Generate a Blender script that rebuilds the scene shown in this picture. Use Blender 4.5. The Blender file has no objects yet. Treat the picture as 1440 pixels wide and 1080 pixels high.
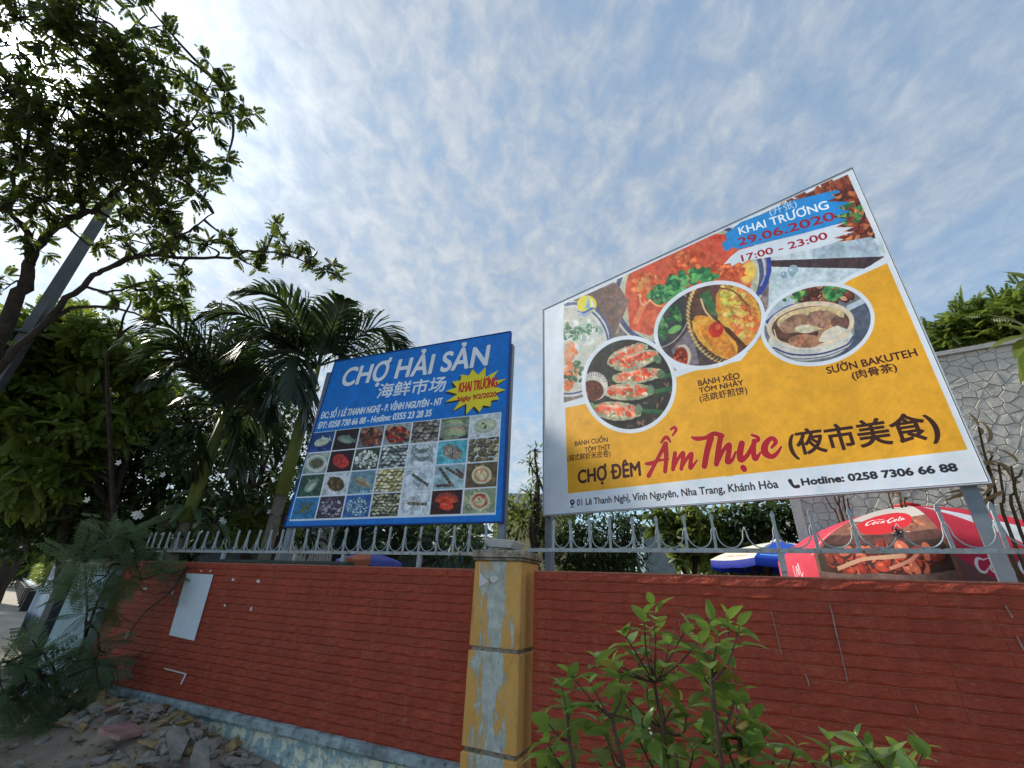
import bpy, math, random, colorsys
import numpy as np
from mathutils import Vector, Matrix

# ------------------------------------------------------------------ camera, sky, sun, exposure
scene = bpy.context.scene
COL = scene.collection
R = math.radians
CAM_Z = 1.6
F_PX, PITCH, ROLL = 601.1, R(25.7), R(-2.55)          # focal length in pixels of a 1440 px wide frame
cam_data = bpy.data.cameras.new('camera')
cam_data.sensor_width = 36.0
cam_data.lens = 36.0 * F_PX / 1440.0
cam_data.clip_end = 2000
cam_data.clip_start = 0.05
cam = bpy.data.objects.new('camera', cam_data)
COL.objects.link(cam)
cam.matrix_world = Matrix.Translation((0, 0, CAM_Z)) @ Matrix.Rotation(math.pi/2 + PITCH, 4, 'X') @ Matrix.Rotation(-ROLL, 4, 'Z')
scene.camera = cam

SUN = Vector((-0.692, 0.358, 0.627)).normalized()
SUN_EL = math.asin(SUN.z); SUN_ROT = math.atan2(SUN.x, SUN.y)
world = bpy.data.worlds.new('World'); scene.world = world; world.use_nodes = True
wt = world.node_tree; wn = wt.nodes; wl = wt.links
for n in list(wn): wn.remove(n)
def wnode(t, **k):
    n = wn.new(t)
    for a, b in k.items(): setattr(n, a, b)
    return n
def wmath(op, a, b=None, clamp=False):
    n = wn.new('ShaderNodeMath'); n.operation = op; n.use_clamp = clamp
    for i, v in enumerate((a, b)):
        if v is None: continue
        if isinstance(v, (int, float)): n.inputs[i].default_value = v
        else: wl.new(v, n.inputs[i])
    return n.outputs[0]
sky = wnode('ShaderNodeTexSky', sky_type='NISHITA', sun_disc=False)
sky.sun_elevation = SUN_EL; sky.sun_rotation = SUN_ROT
sky.air_density = 1.0; sky.dust_density = 0.6; sky.ozone_density = 1.5
tc = wnode('ShaderNodeTexCoord')
sep = wnode('ShaderNodeSeparateXYZ'); wl.new(tc.outputs['Generated'], sep.inputs[0])
zz = wmath('ADD', wmath('MAXIMUM', sep.outputs[2], 0.02), 0.22)
uu = wmath('DIVIDE', sep.outputs[0], zz); vv = wmath('DIVIDE', sep.outputs[1], zz)
comb = wnode('ShaderNodeCombineXYZ'); wl.new(uu, comb.inputs[0]); wl.new(vv, comb.inputs[1])
def wnoise(scale, detail, rough, dist, rotz, sc, off=(0, 0, 0)):
    m = wnode('ShaderNodeMapping'); wl.new(comb.outputs[0], m.inputs[0])
    m.inputs['Rotation'].default_value = (0, 0, rotz); m.inputs['Scale'].default_value = sc
    m.inputs['Location'].default_value = off
    n = wnode('ShaderNodeTexNoise'); wl.new(m.outputs[0], n.inputs['Vector'])
    n.inputs['Scale'].default_value = scale; n.inputs['Detail'].default_value = detail
    n.inputs['Roughness'].default_value = rough; n.inputs['Distortion'].default_value = dist
    return n.outputs['Fac']
big = wnoise(0.9, 5, 0.55, 0.6, 0.5, (1.0, 0.8, 1), (3.1, 1.7, 0))
streak = wnoise(3.0, 11, 0.66, 0.5, R(62), (1.25, 0.75, 1), (0.4, 0.9, 0))
puff = wnoise(15.0, 9, 0.62, 0.35, R(-20), (1.2, 0.9, 1))
dotn = wnode('ShaderNodeVectorMath', operation='DOT_PRODUCT'); wl.new(tc.outputs['Generated'], dotn.inputs[0])
dotn.inputs[1].default_value = SUN
sd = wmath('MAXIMUM', dotn.outputs['Value'], 0.0)
cov = wmath('ADD', wmath('ADD', wmath('MULTIPLY', big, 0.80), wmath('MULTIPLY', streak, 0.34)), wmath('MULTIPLY', wmath('MULTIPLY', wmath('SUBTRACT', puff, 0.5), wmath('MULTIPLY', wmath('ADD', sd, 0.2), wmath('MULTIPLY', big, 2.0))), 0.80))
cov = wmath('ADD', cov, wmath('MULTIPLY', sd, 0.26))          # veil is thicker on the side of the sun, thins out away from it
cov_r = wnode('ShaderNodeMapRange', interpolation_type='SMOOTHSTEP'); wl.new(cov, cov_r.inputs[0])
cov_r.inputs[1].default_value = 0.40; cov_r.inputs[2].default_value = 0.86
shade = wnode('ShaderNodeMapRange'); wl.new(wmath('ADD', wmath('MULTIPLY', puff, 0.55), wmath('MULTIPLY', streak, 0.45)), shade.inputs[0])
shade.inputs[1].default_value = 0.33; shade.inputs[2].default_value = 0.66
cc = wnode('ShaderNodeMix', data_type='RGBA'); wl.new(shade.outputs[0], cc.inputs[0])
cc.inputs[6].default_value = (0.265, 0.335, 0.435, 1); cc.inputs[7].default_value = (0.56, 0.60, 0.64, 1)
glow = wmath('ADD', wmath('MULTIPLY', wmath('POWER', sd, 8.0), 0.50), wmath('MULTIPLY', wmath('POWER', sd, 40.0), 1.4))
glow = wmath('ADD', glow, wmath('MULTIPLY', wmath('POWER', sd, 900.0), 14.0))
lift = wmath('ADD', wmath('ADD', glow, 0.80), wmath('MULTIPLY', wmath('POWER', wmath('SUBTRACT', 1.0, wmath('MAXIMUM', sep.outputs[2], 0.0)), 3.0), 0.30))
cs = wnode('ShaderNodeVectorMath', operation='SCALE'); wl.new(cc.outputs[2], cs.inputs[0]); wl.new(lift, cs.inputs[3])
skt = wnode('ShaderNodeMix', data_type='RGBA', blend_type='MULTIPLY'); skt.inputs[0].default_value = 1.0; wl.new(sky.outputs[0], skt.inputs[6]); skt.inputs[7].default_value = (0.93, 1.06, 0.97, 1)
skh = wnode('ShaderNodeMix', data_type='RGBA'); skh.inputs[0].default_value = 0.42; wl.new(skt.outputs[2], skh.inputs[6]); skh.inputs[7].default_value = (1.85, 2.6, 3.7, 1)   # thin high haze
bg_sky = wnode('ShaderNodeBackground'); wl.new(skh.outputs[2], bg_sky.inputs[0]); bg_sky.inputs[1].default_value = 0.15
bg_cl = wnode('ShaderNodeBackground'); wl.new(cs.outputs[0], bg_cl.inputs[0]); bg_cl.inputs[1].default_value = 1.0
mixw = wnode('ShaderNodeMixShader'); wl.new(wmath('MULTIPLY', cov_r.outputs[0], 0.94), mixw.inputs[0])
wl.new(bg_sky.outputs[0], mixw.inputs[1]); wl.new(bg_cl.outputs[0], mixw.inputs[2])
wo = wnode('ShaderNodeOutputWorld'); wl.new(mixw.outputs[0], wo.inputs[0])
world.cycles.sampling_method = 'AUTOMATIC'

sun_d = bpy.data.lights.new('sun', 'SUN'); sun_d.energy = 4.0; sun_d.angle = R(3.0); sun_d.color = (1.0, 0.93, 0.82)
sun_o = bpy.data.objects.new('sun', sun_d); COL.objects.link(sun_o)
sun_o.rotation_euler = (-SUN).to_track_quat('-Z', 'Y').to_euler()

vs = scene.view_settings
vs.view_transform = 'Standard'; vs.look = 'None'; vs.gamma = 1.0; vs.use_curve_mapping = False; vs.exposure = 0.52
scene.render.engine = 'CYCLES'
scene.cycles.max_bounces = 8; scene.cycles.transparent_max_bounces = 8
scene.cycles.use_denoising = True

# ------------------------------------------------------------------ helpers
rng = np.random.default_rng(7); random.seed(7)
cpt, spt = math.cos(PITCH), math.sin(PITCH)
def ray(px, py):
    X = (px-720.0)/F_PX; Y = (540.0-py)/F_PX
    cr, sr = math.cos(ROLL), math.sin(ROLL)
    X, Y = X*cr + Y*sr, -X*sr + Y*cr
    return np.array([X, cpt - Y*spt, spt + Y*cpt])
EYE = np.array([0, 0, CAM_Z])
def at(px, py, dist):                       # point seen at a pixel of the photo, dist metres away
    r = ray(px, py); return EYE + r/np.linalg.norm(r)*dist
def aty(px, py, y):
    r = ray(px, py); return EYE + r/r[1]*y
def project(P):
    P = np.asarray(P, float); x, y, z = P[..., 0], P[..., 1], P[..., 2]-CAM_Z
    d = y*cpt + z*spt; u = -y*spt + z*cpt; X = x/d; Y = u/d
    cr, sr = math.cos(ROLL), math.sin(ROLL); X, Y = X*cr - Y*sr, X*sr + Y*cr
    return 720+F_PX*X, 540-F_PX*Y
WY, WA = 4.29, -0.4411                      # garden wall: a straight line through (0, WY) turned by WA
WD = np.array([math.cos(WA), math.sin(WA), 0]); WN = np.array([-math.sin(WA), math.cos(WA), 0])
def wall_sz(px, py, off=0.0):               # pixel -> (s, z) on the wall plane
    r = ray(px, py); t = (WN[1]*WY+off)/(WN@r); p = EYE+r*t
    return float((p-np.array([0, WY, 0])-off*WN)@WD), float(p[2])
def lin(c):
    c = np.asarray(c, float); return np.where(c <= 0.04045, c/12.92, ((c+0.055)/1.055)**2.4)
def srgb(r, g, b, k=1.0): 
    v = lin(np.array([r, g, b])/255.0)*k; return (float(v[0]), float(v[1]), float(v[2]))

def tag(o, label=None, cat=None, group=None, kind=None):
    if label: o['label'] = label
    if cat: o['category'] = cat
    if group: o['group'] = group
    if kind: o['kind'] = kind
    return o
def thing(name, label, cat, loc=(0, 0, 0), rz=0.0, group=None):
    o = bpy.data.objects.new(name, None); o.empty_display_size = 0.1; COL.objects.link(o)
    o.location = loc; o.rotation_euler = (0, 0, rz)
    return tag(o, label, cat, group)
def link(name, me, parent=None, mat=None):
    o = bpy.data.objects.new(name, me); COL.objects.link(o)
    if mat is not None and not me.materials: me.materials.append(mat)
    if parent is not None: o.parent = parent
    return o
def fast_mesh(name, V, Fc, uv=None, smooth=False):
    """Fc: (n,k) int array, all faces the same size"""
    V = np.asarray(V, np.float32).reshape(-1, 3); Fc = np.asarray(Fc, np.int32)
    me = bpy.data.meshes.new(name); n, k = Fc.shape
    me.vertices.add(len(V)); me.vertices.foreach_set('co', V.ravel())
    me.loops.add(n*k); me.loops.foreach_set('vertex_index', Fc.ravel())
    me.polygons.add(n); me.polygons.foreach_set('loop_start', np.arange(0, n*k, k, dtype=np.int32))
    me.polygons.foreach_set('loop_total', np.full(n, k, np.int32))
    if smooth: me.polygons.foreach_set('use_smooth', np.ones(n, bool))
    if uv is not None:
        l = me.uv_layers.new(name='UVMap'); l.data.foreach_set('uv', np.asarray(uv, np.float32)[Fc.ravel()].ravel())
    me.update(calc_edges=True); return me
class MB:
    def __init__(s): s.v = []; s.f = []
    def add(s, V, Fs):
        b = len(s.v); s.v += [tuple(map(float, p)) for p in V]; s.f += [tuple(i+b for i in f) for f in Fs]; return s
    def box(s, x0, x1, y0, y1, z0, z1):
        V = [(x0,y0,z0),(x1,y0,z0),(x1,y1,z0),(x0,y1,z0),(x0,y0,z1),(x1,y0,z1),(x1,y1,z1),(x0,y1,z1)]
        return s.add(V, [(3,2,1,0),(4,5,6,7),(0,1,5,4),(1,2,6,5),(2,3,7,6),(3,0,4,7)])
    def bevbox(s, x0, x1, y0, y1, z0, z1, b=0.01):
        """box with chamfered vertical and top edges"""
        rings = []
        for z, i in ((z0, 0), (z1-b, 0), (z1, b)):
            rings.append([(x0+b+i,y0+i,z),(x1-b-i,y0+i,z),(x1-i,y0+b+i,z),(x1-i,y1-b-i,z),(x1-b-i,y1-i,z),(x0+b+i,y1-i,z),(x0+i,y1-b-i,z),(x0+i,y0+b+i,z)])
        V = [p for r_ in rings for p in r_]; Fs = [tuple(range(7, -1, -1)), tuple(range(16, 24))]
        for k in (0, 8):
            for j in range(8): Fs.append((k+j, k+(j+1) % 8, k+8+(j+1) % 8, k+8+j))
        return s.add(V, Fs)
    def tube(s, pts, rad, n=6, cap=True, square=False):
        pts = [np.asarray(p, float) for p in pts]; m = len(pts)
        if np.isscalar(rad): rad = [rad]*m
        V = []; up = None
        for i, p in enumerate(pts):
            d = pts[min(i+1, m-1)] - pts[max(i-1, 0)]; d /= (np.linalg.norm(d)+1e-9)
            if up is None:
                up = np.array([0, 0, 1.0]) if abs(d[2]) < 0.95 else np.array([0, 1.0, 0])
            a = np.cross(d, up); a /= (np.linalg.norm(a)+1e-9); b_ = np.cross(a, d); up = b_
            for j in range(n):
                t = 2*math.pi*(j+0.5)/n
                V.append(p + (a*math.cos(t)+b_*math.sin(t))*rad[i])
        Fs = [(i*n+j, i*n+(j+1) % n, (i+1)*n+(j+1) % n, (i+1)*n+j) for i in range(m-1) for j in range(n)]
        if cap: Fs += [tuple(range(n-1, -1, -1)), tuple(range((m-1)*n, m*n))]
        return s.add(V, Fs)
    def mesh(s, name, smooth=False):
        me = bpy.data.meshes.new(name); me.from_pydata(s.v, [], s.f); me.update()
        if smooth: me.polygons.foreach_set('use_smooth', [True]*len(me.polygons))
        return me
    def build(s, name, mat, parent=None, smooth=False):
        return link(name, s.mesh(name, smooth), parent, mat)
def loc_pts(root, P):                       # world points -> coordinates of a thing's root
    bpy_m = Matrix.Translation(root.location) @ root.rotation_euler.to_matrix().to_4x4()
    inv = np.array(bpy_m.inverted()); P = np.asarray(P, float)
    return P @ inv[:3, :3].T + inv[:3, 3]
def spline(P, n=6):
    P = [np.asarray(p, float) for p in P]; out = []
    Q = [2*P[0]-P[1]] + P + [2*P[-1]-P[-2]]
    for i in range(1, len(Q)-2):
        for k in range(n):
            t = k/n; a, b, c, d = Q[i-1], Q[i], Q[i+1], Q[i+2]
            out.append(0.5*((2*b)+(-a+c)*t+(2*a-5*b+4*c-d)*t*t+(-a+3*b-3*c+d)*t**3))
    out.append(P[-1]); return out

# ------------------------------------------------------------------ materials
class NT:
    def __init__(s, name, rough=0.6, spec=0.3, metal=0.0):
        s.m = bpy.data.materials.new(name); s.m.use_nodes = True; s.t = s.m.node_tree; s.n = s.t.nodes; s.l = s.t.links
        s.b = s.n['Principled BSDF']; s.b.inputs['Roughness'].default_value = rough
        s.b.inputs['Specular IOR Level'].default_value = spec; s.b.inputs['Metallic'].default_value = metal
        s.tc = s.n.new('ShaderNodeTexCoord'); s.out = s.n['Material Output']
    def mp(s, scale=(1, 1, 1), src='Object', rot=(0, 0, 0), loc=(0, 0, 0)):
        m = s.n.new('ShaderNodeMapping'); s.l.new(s.tc.outputs[src], m.inputs[0])
        m.inputs['Scale'].default_value = scale; m.inputs['Rotation'].default_value = rot; m.inputs['Location'].default_value = loc
        return m.outputs[0]
    def noise(s, scale, detail=4, rough=0.55, vec=None, dist=0.0, out='Fac'):
        n = s.n.new('ShaderNodeTexNoise'); n.inputs['Scale'].default_value = scale; n.inputs['Detail'].default_value = detail
        n.inputs['Roughness'].default_value = rough; n.inputs['Distortion'].default_value = dist
        s.l.new(vec if vec is not None else s.tc.outputs['Object'], n.inputs['Vector']); return n.outputs[out]
    def ramp(s, fac, lo, hi, smooth=False):
        n = s.n.new('ShaderNodeMapRange'); n.interpolation_type = 'SMOOTHSTEP' if smooth else 'LINEAR'
        s.l.new(fac, n.inputs[0]); n.inputs[1].default_value = lo; n.inputs[2].default_value = hi; return n.outputs[0]
    def mix(s, fac, a, b, mode='MIX'):
        n = s.n.new('ShaderNodeMix'); n.data_type = 'RGBA'; n.blend_type = mode
        if isinstance(fac, (int, float)): n.inputs[0].default_value = fac
        else: s.l.new(fac, n.inputs[0])
        for i, v in ((6, a), (7, b)):
            if isinstance(v, tuple): n.inputs[i].default_value = (*v[:3], 1)
            else: s.l.new(v, n.inputs[i])
        return n.outputs[2]
    def math(s, op, a, b=None, clamp=False):
        n = s.n.new('ShaderNodeMath'); n.operation = op; n.use_clamp = clamp
        for i, v in enumerate((a, b)):
            if v is None: continue
            if isinstance(v, (int, float)): n.inputs[i].default_value = v
            else: s.l.new(v, n.inputs[i])
        return n.outputs[0]
    def rnd(s, island=False):
        if island: return s.n.new('ShaderNodeNewGeometry').outputs['Random Per Island']
        return s.n.new('ShaderNodeObjectInfo').outputs['Random']
    def color(s, c):
        if isinstance(c, tuple): s.b.inputs['Base Color'].default_value = (*c[:3], 1)
        else: s.l.new(c, s.b.inputs['Base Color'])
        return s
    def bump(s, h, strength=0.4, dist=0.01):
        n = s.n.new('ShaderNodeBump'); n.inputs['Strength'].default_value = strength; n.inputs['Distance'].default_value = dist
        s.l.new(h, n.inputs['Height']); s.l.new(n.outputs[0], s.b.inputs['Normal']); return s
def plain(name, c, rough=0.6, spec=0.3, metal=0.0, var=0.25, scale=6.0, bump=0.0):
    t = NT(name, rough, spec, metal); n = t.noise(scale, 6, 0.65)
    dark = tuple(x*(1-var) for x in c); light = tuple(min(1, x*(1+var)) for x in c)
    t.color(t.mix(t.ramp(n, 0.3, 0.7), dark, light))
    if bump: t.bump(t.noise(scale*8, 5), bump, 0.01)
    return t.m
def leaf_mat(name, c1, c2, trans=0.45, tcol=None, rough=0.45, spec=0.35, c3=None):
    t = NT(name, rough, spec); r_ = t.rnd(True)
    c = t.mix(r_, c1, c2)
    c = t.mix(t.ramp(t.noise(1.3, 3), 0.35, 0.65), c, c3 if c3 else tuple(x*0.7 for x in c1))
    t.color(c)
    tr = t.n.new('ShaderNodeBsdfTranslucent')
    tcm = t.mix(r_, tcol or tuple(min(1, x*2.2) for x in c2), tuple(min(1, x*1.4) for x in c1)); t.l.new(tcm, tr.inputs[0])
    mx = t.n.new('ShaderNodeMixShader'); mx.inputs[0].default_value = trans
    t.l.new(t.b.outputs[0], mx.inputs[1]); t.l.new(tr.outputs[0], mx.inputs[2]); t.l.new(mx.outputs[0], t.out.inputs[0])
    return t.m

M = {}
def mk_tile():
    t = NT('red_glazed_tile', 0.55, 0.28)
    r_ = t.rnd(); n = t.noise(9, 6, 0.6)
    c = t.mix(r_, (0.34, 0.050, 0.022), (0.41, 0.064, 0.028))
    c = t.mix(t.ramp(n, 0.35, 0.75), c, (0.26, 0.038, 0.018))
    gp_ = t.n.new('ShaderNodeNewGeometry').outputs['Position']; mp_ = t.n.new('ShaderNodeMapping'); t.l.new(gp_, mp_.inputs[0]); mp_.inputs['Scale'].default_value = (1, 1, .35)
    c = t.mix(t.math('MULTIPLY', t.ramp(t.noise(1.6, 8, 0.7, gp_), .45, .7), .5), c, (0.23, 0.034, 0.02)); c = t.mix(t.math('MULTIPLY', t.ramp(t.noise(7, 8, 0.75, mp_.outputs[0]), .55, .72), .45), c, (0.42, 0.15, 0.10))
    dust = t.ramp(t.noise(45, 7, 0.7), 0.60, 0.78)
    c = t.mix(t.math('MULTIPLY', dust, 0.35), c, (0.36, 0.15, 0.10))
    ridge_highlight = t.math('ABSOLUTE', t.math('SUBTRACT', t.noise(1.0, 5, 0.6, t.mp((13, 13, 26)), 0.6), 0.5)); ridge_highlight = t.math('SUBTRACT', 1.0, t.ramp(ridge_highlight, 0.004, 0.022))  # pale wavy lines: relief highlights and ridge dust painted into the tile colour
    c = t.mix(t.math('MULTIPLY', ridge_highlight, 0.38), c, (0.42, 0.14, 0.10))
    t.color(c); t.bump(t.math('ADD', t.math('MULTIPLY', t.ramp(t.noise(1.0, 5, 0.6, t.mp((13, 13, 26)), 0.6), .40, .60), 1.0), t.math('MULTIPLY', t.noise(60, 5), 0.45)), 0.8, 0.006)
    return t.m
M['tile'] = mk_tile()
M['grout'] = plain('old_grout', (0.42, 0.17, 0.12), 0.9, 0.1, var=0.3, scale=30)
def mk_conc(name, c, c2, stain=(0.05, 0.05, 0.045), sc=4.0, amount=0.6, bump=0.5, vert=False):
    t = NT(name, 0.9, 0.15); v = t.mp((1, 1, 0.35)) if vert else None
    n = t.noise(sc, 7, 0.65, v, 0.3); n2 = t.noise(sc*3.1, 8, 0.7, v)
    c_ = t.mix(t.ramp(n, *((0.47, 0.53) if 'peeling' in name else (0.38, 0.62))), c, c2)
    c_ = t.mix(t.math('MULTIPLY', t.ramp(n2, 0.5, 0.72), amount), c_, stain)
    t.color(c_); t.bump(t.math('ADD', t.noise(sc*9, 6, 0.7), n2), bump, 0.012)
    return t.m
M['plinth'] = mk_conc('peeling_plinth_paint', srgb(150, 176, 182, 1.1), srgb(214, 216, 196, 1.15), srgb(96, 96, 84), 6.5, 0.85, 0.7)
M['ledge'] = mk_conc('weathered_ledge', srgb(160, 178, 182, 1.0), srgb(125, 135, 138, 1.0), srgb(48, 50, 52), 5.0, 0.85, 0.5)
M['cap'] = mk_conc('mossy_cap', srgb(176, 168, 152), srgb(124, 116, 102), srgb(40, 38, 32), 9.0, 0.8, 0.9)
M['old_conc'] = mk_conc('old_concrete', srgb(150, 148, 140), srgb(120, 118, 112), srgb(70, 68, 62), 3.0, 0.5, 0.5)
M['grey_pillar'] = mk_conc('pale_blue_render', srgb(150, 175, 182, 1.1), srgb(125, 148, 156, 1.0), srgb(85, 100, 100), 2.0, 0.4, 0.3, True)
M['white_wall'] = mk_conc('white_render', srgb(205, 215, 225, 1.2), srgb(165, 175, 188), srgb(110, 115, 115), 2.0, 0.35, 0.3, True)
def mk_yellow():
    t = NT('peeling_yellow_paint', 0.62, 0.3)
    v = t.mp((3.2, 3.2, 0.62)); n = t.noise(3.8, 11, 0.74, v, 0.5)
    sep_ = t.n.new('ShaderNodeSeparateXYZ'); t.l.new(t.tc.outputs['Object'], sep_.inputs[0])
    dx = t.math('ABSOLUTE', t.math('ADD', sep_.outputs[0], -0.005))
    band = t.math('SUBTRACT', t.math('ADD', 0.10, t.math('MULTIPLY', t.noise(2.2, 2), .12)), t.math('MULTIPLY', dx, 0.95))
    peel = t.ramp(t.math('ADD', n, band), 0.555, 0.575)
    blue = t.mix(t.ramp(t.noise(10, 7, 0.7), 0.35, 0.7), srgb(186, 194, 190, 1.15), srgb(146, 154, 148, 1.0))
    yel = t.mix(t.ramp(t.noise(5, 6, 0.6), 0.3, 0.7), (0.68, 0.40, 0.12), (0.60, 0.315, 0.08))
    edge = t.ramp(t.math('ADD', n, band), 0.54, 0.556)
    c = t.mix(edge, yel, (0.62, 0.40, 0.14)); c = t.mix(peel, c, blue)
    grime = t.ramp(t.noise(14, 9, 0.75, t.mp((1, 1, 0.22))), 0.54, 0.72)
    c = t.mix(t.math('MULTIPLY', grime, 0.6), c, (0.09, 0.075, 0.05))
    t.color(c); t.bump(t.math('SUBTRACT', t.noise(30, 6, 0.7), t.math('MULTIPLY', peel, 1.5)), 0.5, 0.006)
    return t.m
M['yellow'] = mk_yellow()
def mk_metal():
    t = NT('rusty_grey_metal_paint', 0.5, 0.4)
    rust = t.ramp(t.noise(14, 9, 0.75), 0.575, 0.63); n = t.noise(25, 5)
    c = t.mix(t.ramp(n, 0.3, 0.7), srgb(138, 150, 158), srgb(176, 186, 190)); c = t.mix(t.ramp(t.noise(5, 7, .7), .5, .65), c, srgb(150, 140, 126))
    c = t.mix(rust, c, (0.12, 0.05, 0.025)); t.color(c); t.bump(rust, 0.3, 0.002); return t.m
M['rail'] = mk_metal()
M['post'] = plain('galvanised_post', srgb(120, 132, 142), 0.45, 0.5, 0.3, 0.15, 8)
M['dark_metal'] = plain('dark_metal', (0.03, 0.035, 0.04), 0.5, 0.4, 0.3)
M['white_plastic'] = plain('white_plastic', (0.62, 0.65, 0.66), 0.45, 0.4, var=0.12, scale=12)
M['paper'] = plain('weathered_paper', (0.62, 0.62, 0.62), 0.8, 0.1, var=0.08, scale=20)
M['blank_sign'] = plain('blank_white_sheet', srgb(200, 212, 224, 1.1), 0.6, 0.3, var=0.05, scale=8)
M['bark'] = mk_conc('dark_bark', (0.075, 0.06, 0.048), (0.045, 0.036, 0.03), (0.02, 0.017, 0.014), 9, 0.5, 0.9)
M['bark_pale'] = mk_conc('pale_bark', (0.20, 0.18, 0.14), (0.12, 0.11, 0.085), (0.05, 0.05, 0.04), 9, 0.5, 0.9)
M['twig'] = plain('young_twig', (0.09, 0.05, 0.035), 0.7, 0.2, var=0.3, scale=20)
M['palm_stem'] = plain('green_palm_shaft', (0.14, 0.17, 0.04), 0.5, 0.3, var=0.3, scale=3)
M['pole'] = mk_conc('grey_concrete_pole', (0.12, 0.13, 0.135), (0.09, 0.095, 0.10), (0.06, 0.06, 0.06), 3, 0.4, 0.3)
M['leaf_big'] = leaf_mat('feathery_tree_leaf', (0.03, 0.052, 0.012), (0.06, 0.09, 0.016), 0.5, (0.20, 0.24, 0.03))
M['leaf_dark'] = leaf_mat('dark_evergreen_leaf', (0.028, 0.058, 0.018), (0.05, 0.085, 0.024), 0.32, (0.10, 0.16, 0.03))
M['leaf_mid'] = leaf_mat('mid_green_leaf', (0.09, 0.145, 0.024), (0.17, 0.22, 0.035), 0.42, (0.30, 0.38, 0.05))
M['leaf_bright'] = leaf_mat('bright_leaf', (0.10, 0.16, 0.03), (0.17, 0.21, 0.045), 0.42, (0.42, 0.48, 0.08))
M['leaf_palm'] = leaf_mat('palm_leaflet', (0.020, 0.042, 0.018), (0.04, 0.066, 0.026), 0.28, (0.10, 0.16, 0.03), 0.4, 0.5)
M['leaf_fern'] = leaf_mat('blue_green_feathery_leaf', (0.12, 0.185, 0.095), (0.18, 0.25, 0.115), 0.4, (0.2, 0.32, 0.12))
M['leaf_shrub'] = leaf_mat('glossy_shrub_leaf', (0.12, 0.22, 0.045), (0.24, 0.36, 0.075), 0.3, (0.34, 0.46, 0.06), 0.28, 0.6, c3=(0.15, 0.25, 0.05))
M['leaf_plum'] = leaf_mat('plumeria_leaf', (0.07, 0.12, 0.055), (0.10, 0.15, 0.07), 0.2, None, 0.35, 0.5)
M['petal'] = plain('white_petal', (0.75, 0.76, 0.72), 0.6, 0.2, var=0.05)
M['dry'] = leaf_mat('dry_leaf', (0.32, 0.22, 0.11), (0.42, 0.32, 0.18), 0.3, (0.5, 0.38, 0.2), 0.8, 0.1)
M['cane'] = plain('brown_cane', (0.11, 0.085, 0.045), 0.7, 0.2, var=0.35, scale=8)
def mk_ground(name, c, c2, sc=3.0):
    t = NT(name, 0.95, 0.1); n = t.noise(sc, 8, 0.65); n2 = t.noise(sc*12, 6, 0.7)
    cc_ = t.mix(t.ramp(n, 0.35, 0.65), c, c2); cc_ = t.mix(t.math('MULTIPLY', t.ramp(n2, 0.55, 0.75), 0.5), cc_, tuple(x*0.5 for x in c))
    t.color(cc_); t.bump(n2, 0.6, 0.02); return t.m
M['soil'] = mk_ground('sandy_soil', (0.34, 0.29, 0.225), (0.24, 0.205, 0.16))
M['yard'] = mk_ground('yard_ground', (0.16, 0.15, 0.12), (0.22, 0.20, 0.17), 1.0)
M['path'] = mk_ground('concrete_path', (0.46, 0.42, 0.355), (0.37, 0.34, 0.285), 1.5)
M['paver'] = mk_conc('red_grey_paver', (0.24, 0.13, 0.115), (0.20, 0.15, 0.13), (0.08, 0.07, 0.06), 4, 0.6, 0.5)

# ------------------------------------------------------------------ setting: ground, path
g = MB(); g.add([(-700, -700, -0.03), (700, -700, -0.03), (700, 700, -0.03), (-700, 700, -0.03)], [(0, 1, 2, 3)])
tag(g.build('ground', M['yard']), kind='structure')
def wl_(s, off, z): return (np.array([0, WY, 0]) + WD*s + WN*off + np.array([0, 0, z]))
n_ = 60
def sheet(s0, s1, o0, o1, ns, no, zf):
    V = []; 
    for i in range(ns+1):
        for j in range(no+1):
            s_ = s0+(s1-s0)*i/ns; o_ = o0+(o1-o0)*j/no; V.append(wl_(s_, o_, zf(s_, o_)))
    Fs = [(i*(no+1)+j, (i+1)*(no+1)+j, (i+1)*(no+1)+j+1, i*(no+1)+j+1) for i in range(ns) for j in range(no)]
    return V, Fs
V, Fs = sheet(-10.0, 8, -3.2, 0.35, 90, 20, lambda s_, o_: 0.004+0.014*math.sin(s_*3.1)*math.sin(o_*4+s_) + 0.008*math.sin(s_*7.3+o_*9))
o = MB().add(V, Fs).build('soil_verge', M['soil'], smooth=True); tag(o, kind='structure')
def path_z(d): return 0.035+(0.0 if d < 9 else 0.52*min(1, (d-9)/8.0))+max(0, min(.2, (d-17)*.006))
edge = [(-5.0, 6.15), (-5.7, 7.1), (-7.3, 8.2), (-9.2, 9.6), (-12.4, 12.9), (-20.5, 20.8), (-28.5, 28.6), (-45, 45), (-80, 79)]
V = []; ncol = 8
for (x, y) in edge:
    for k in range(ncol+1):
        q = k/ncol; p = np.array([x, y])*(1-q)+(np.array([x, y])*.72+np.array([-6.5, -2.0]))*q; V.append((p[0], p[1], path_z(math.hypot(p[0], p[1]))))
Fs = [(i*(ncol+1)+k, (i+1)*(ncol+1)+k, (i+1)*(ncol+1)+k+1, i*(ncol+1)+k+1) for i in range(len(edge)-1) for k in range(ncol)]
o = MB().add(V, Fs).build('path', M['path'], smooth=True); tag(o, kind='structure')
V, Fs = sheet(-120, 30, -16, -6.0, 10, 4, lambda s_, o_: -0.01)
road_m = mk_ground('asphalt', (0.06, 0.06, 0.058), (0.045, 0.045, 0.045), 2.0)
o = MB().add(V, Fs).build('road', road_m); tag(o, kind='structure')
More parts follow.
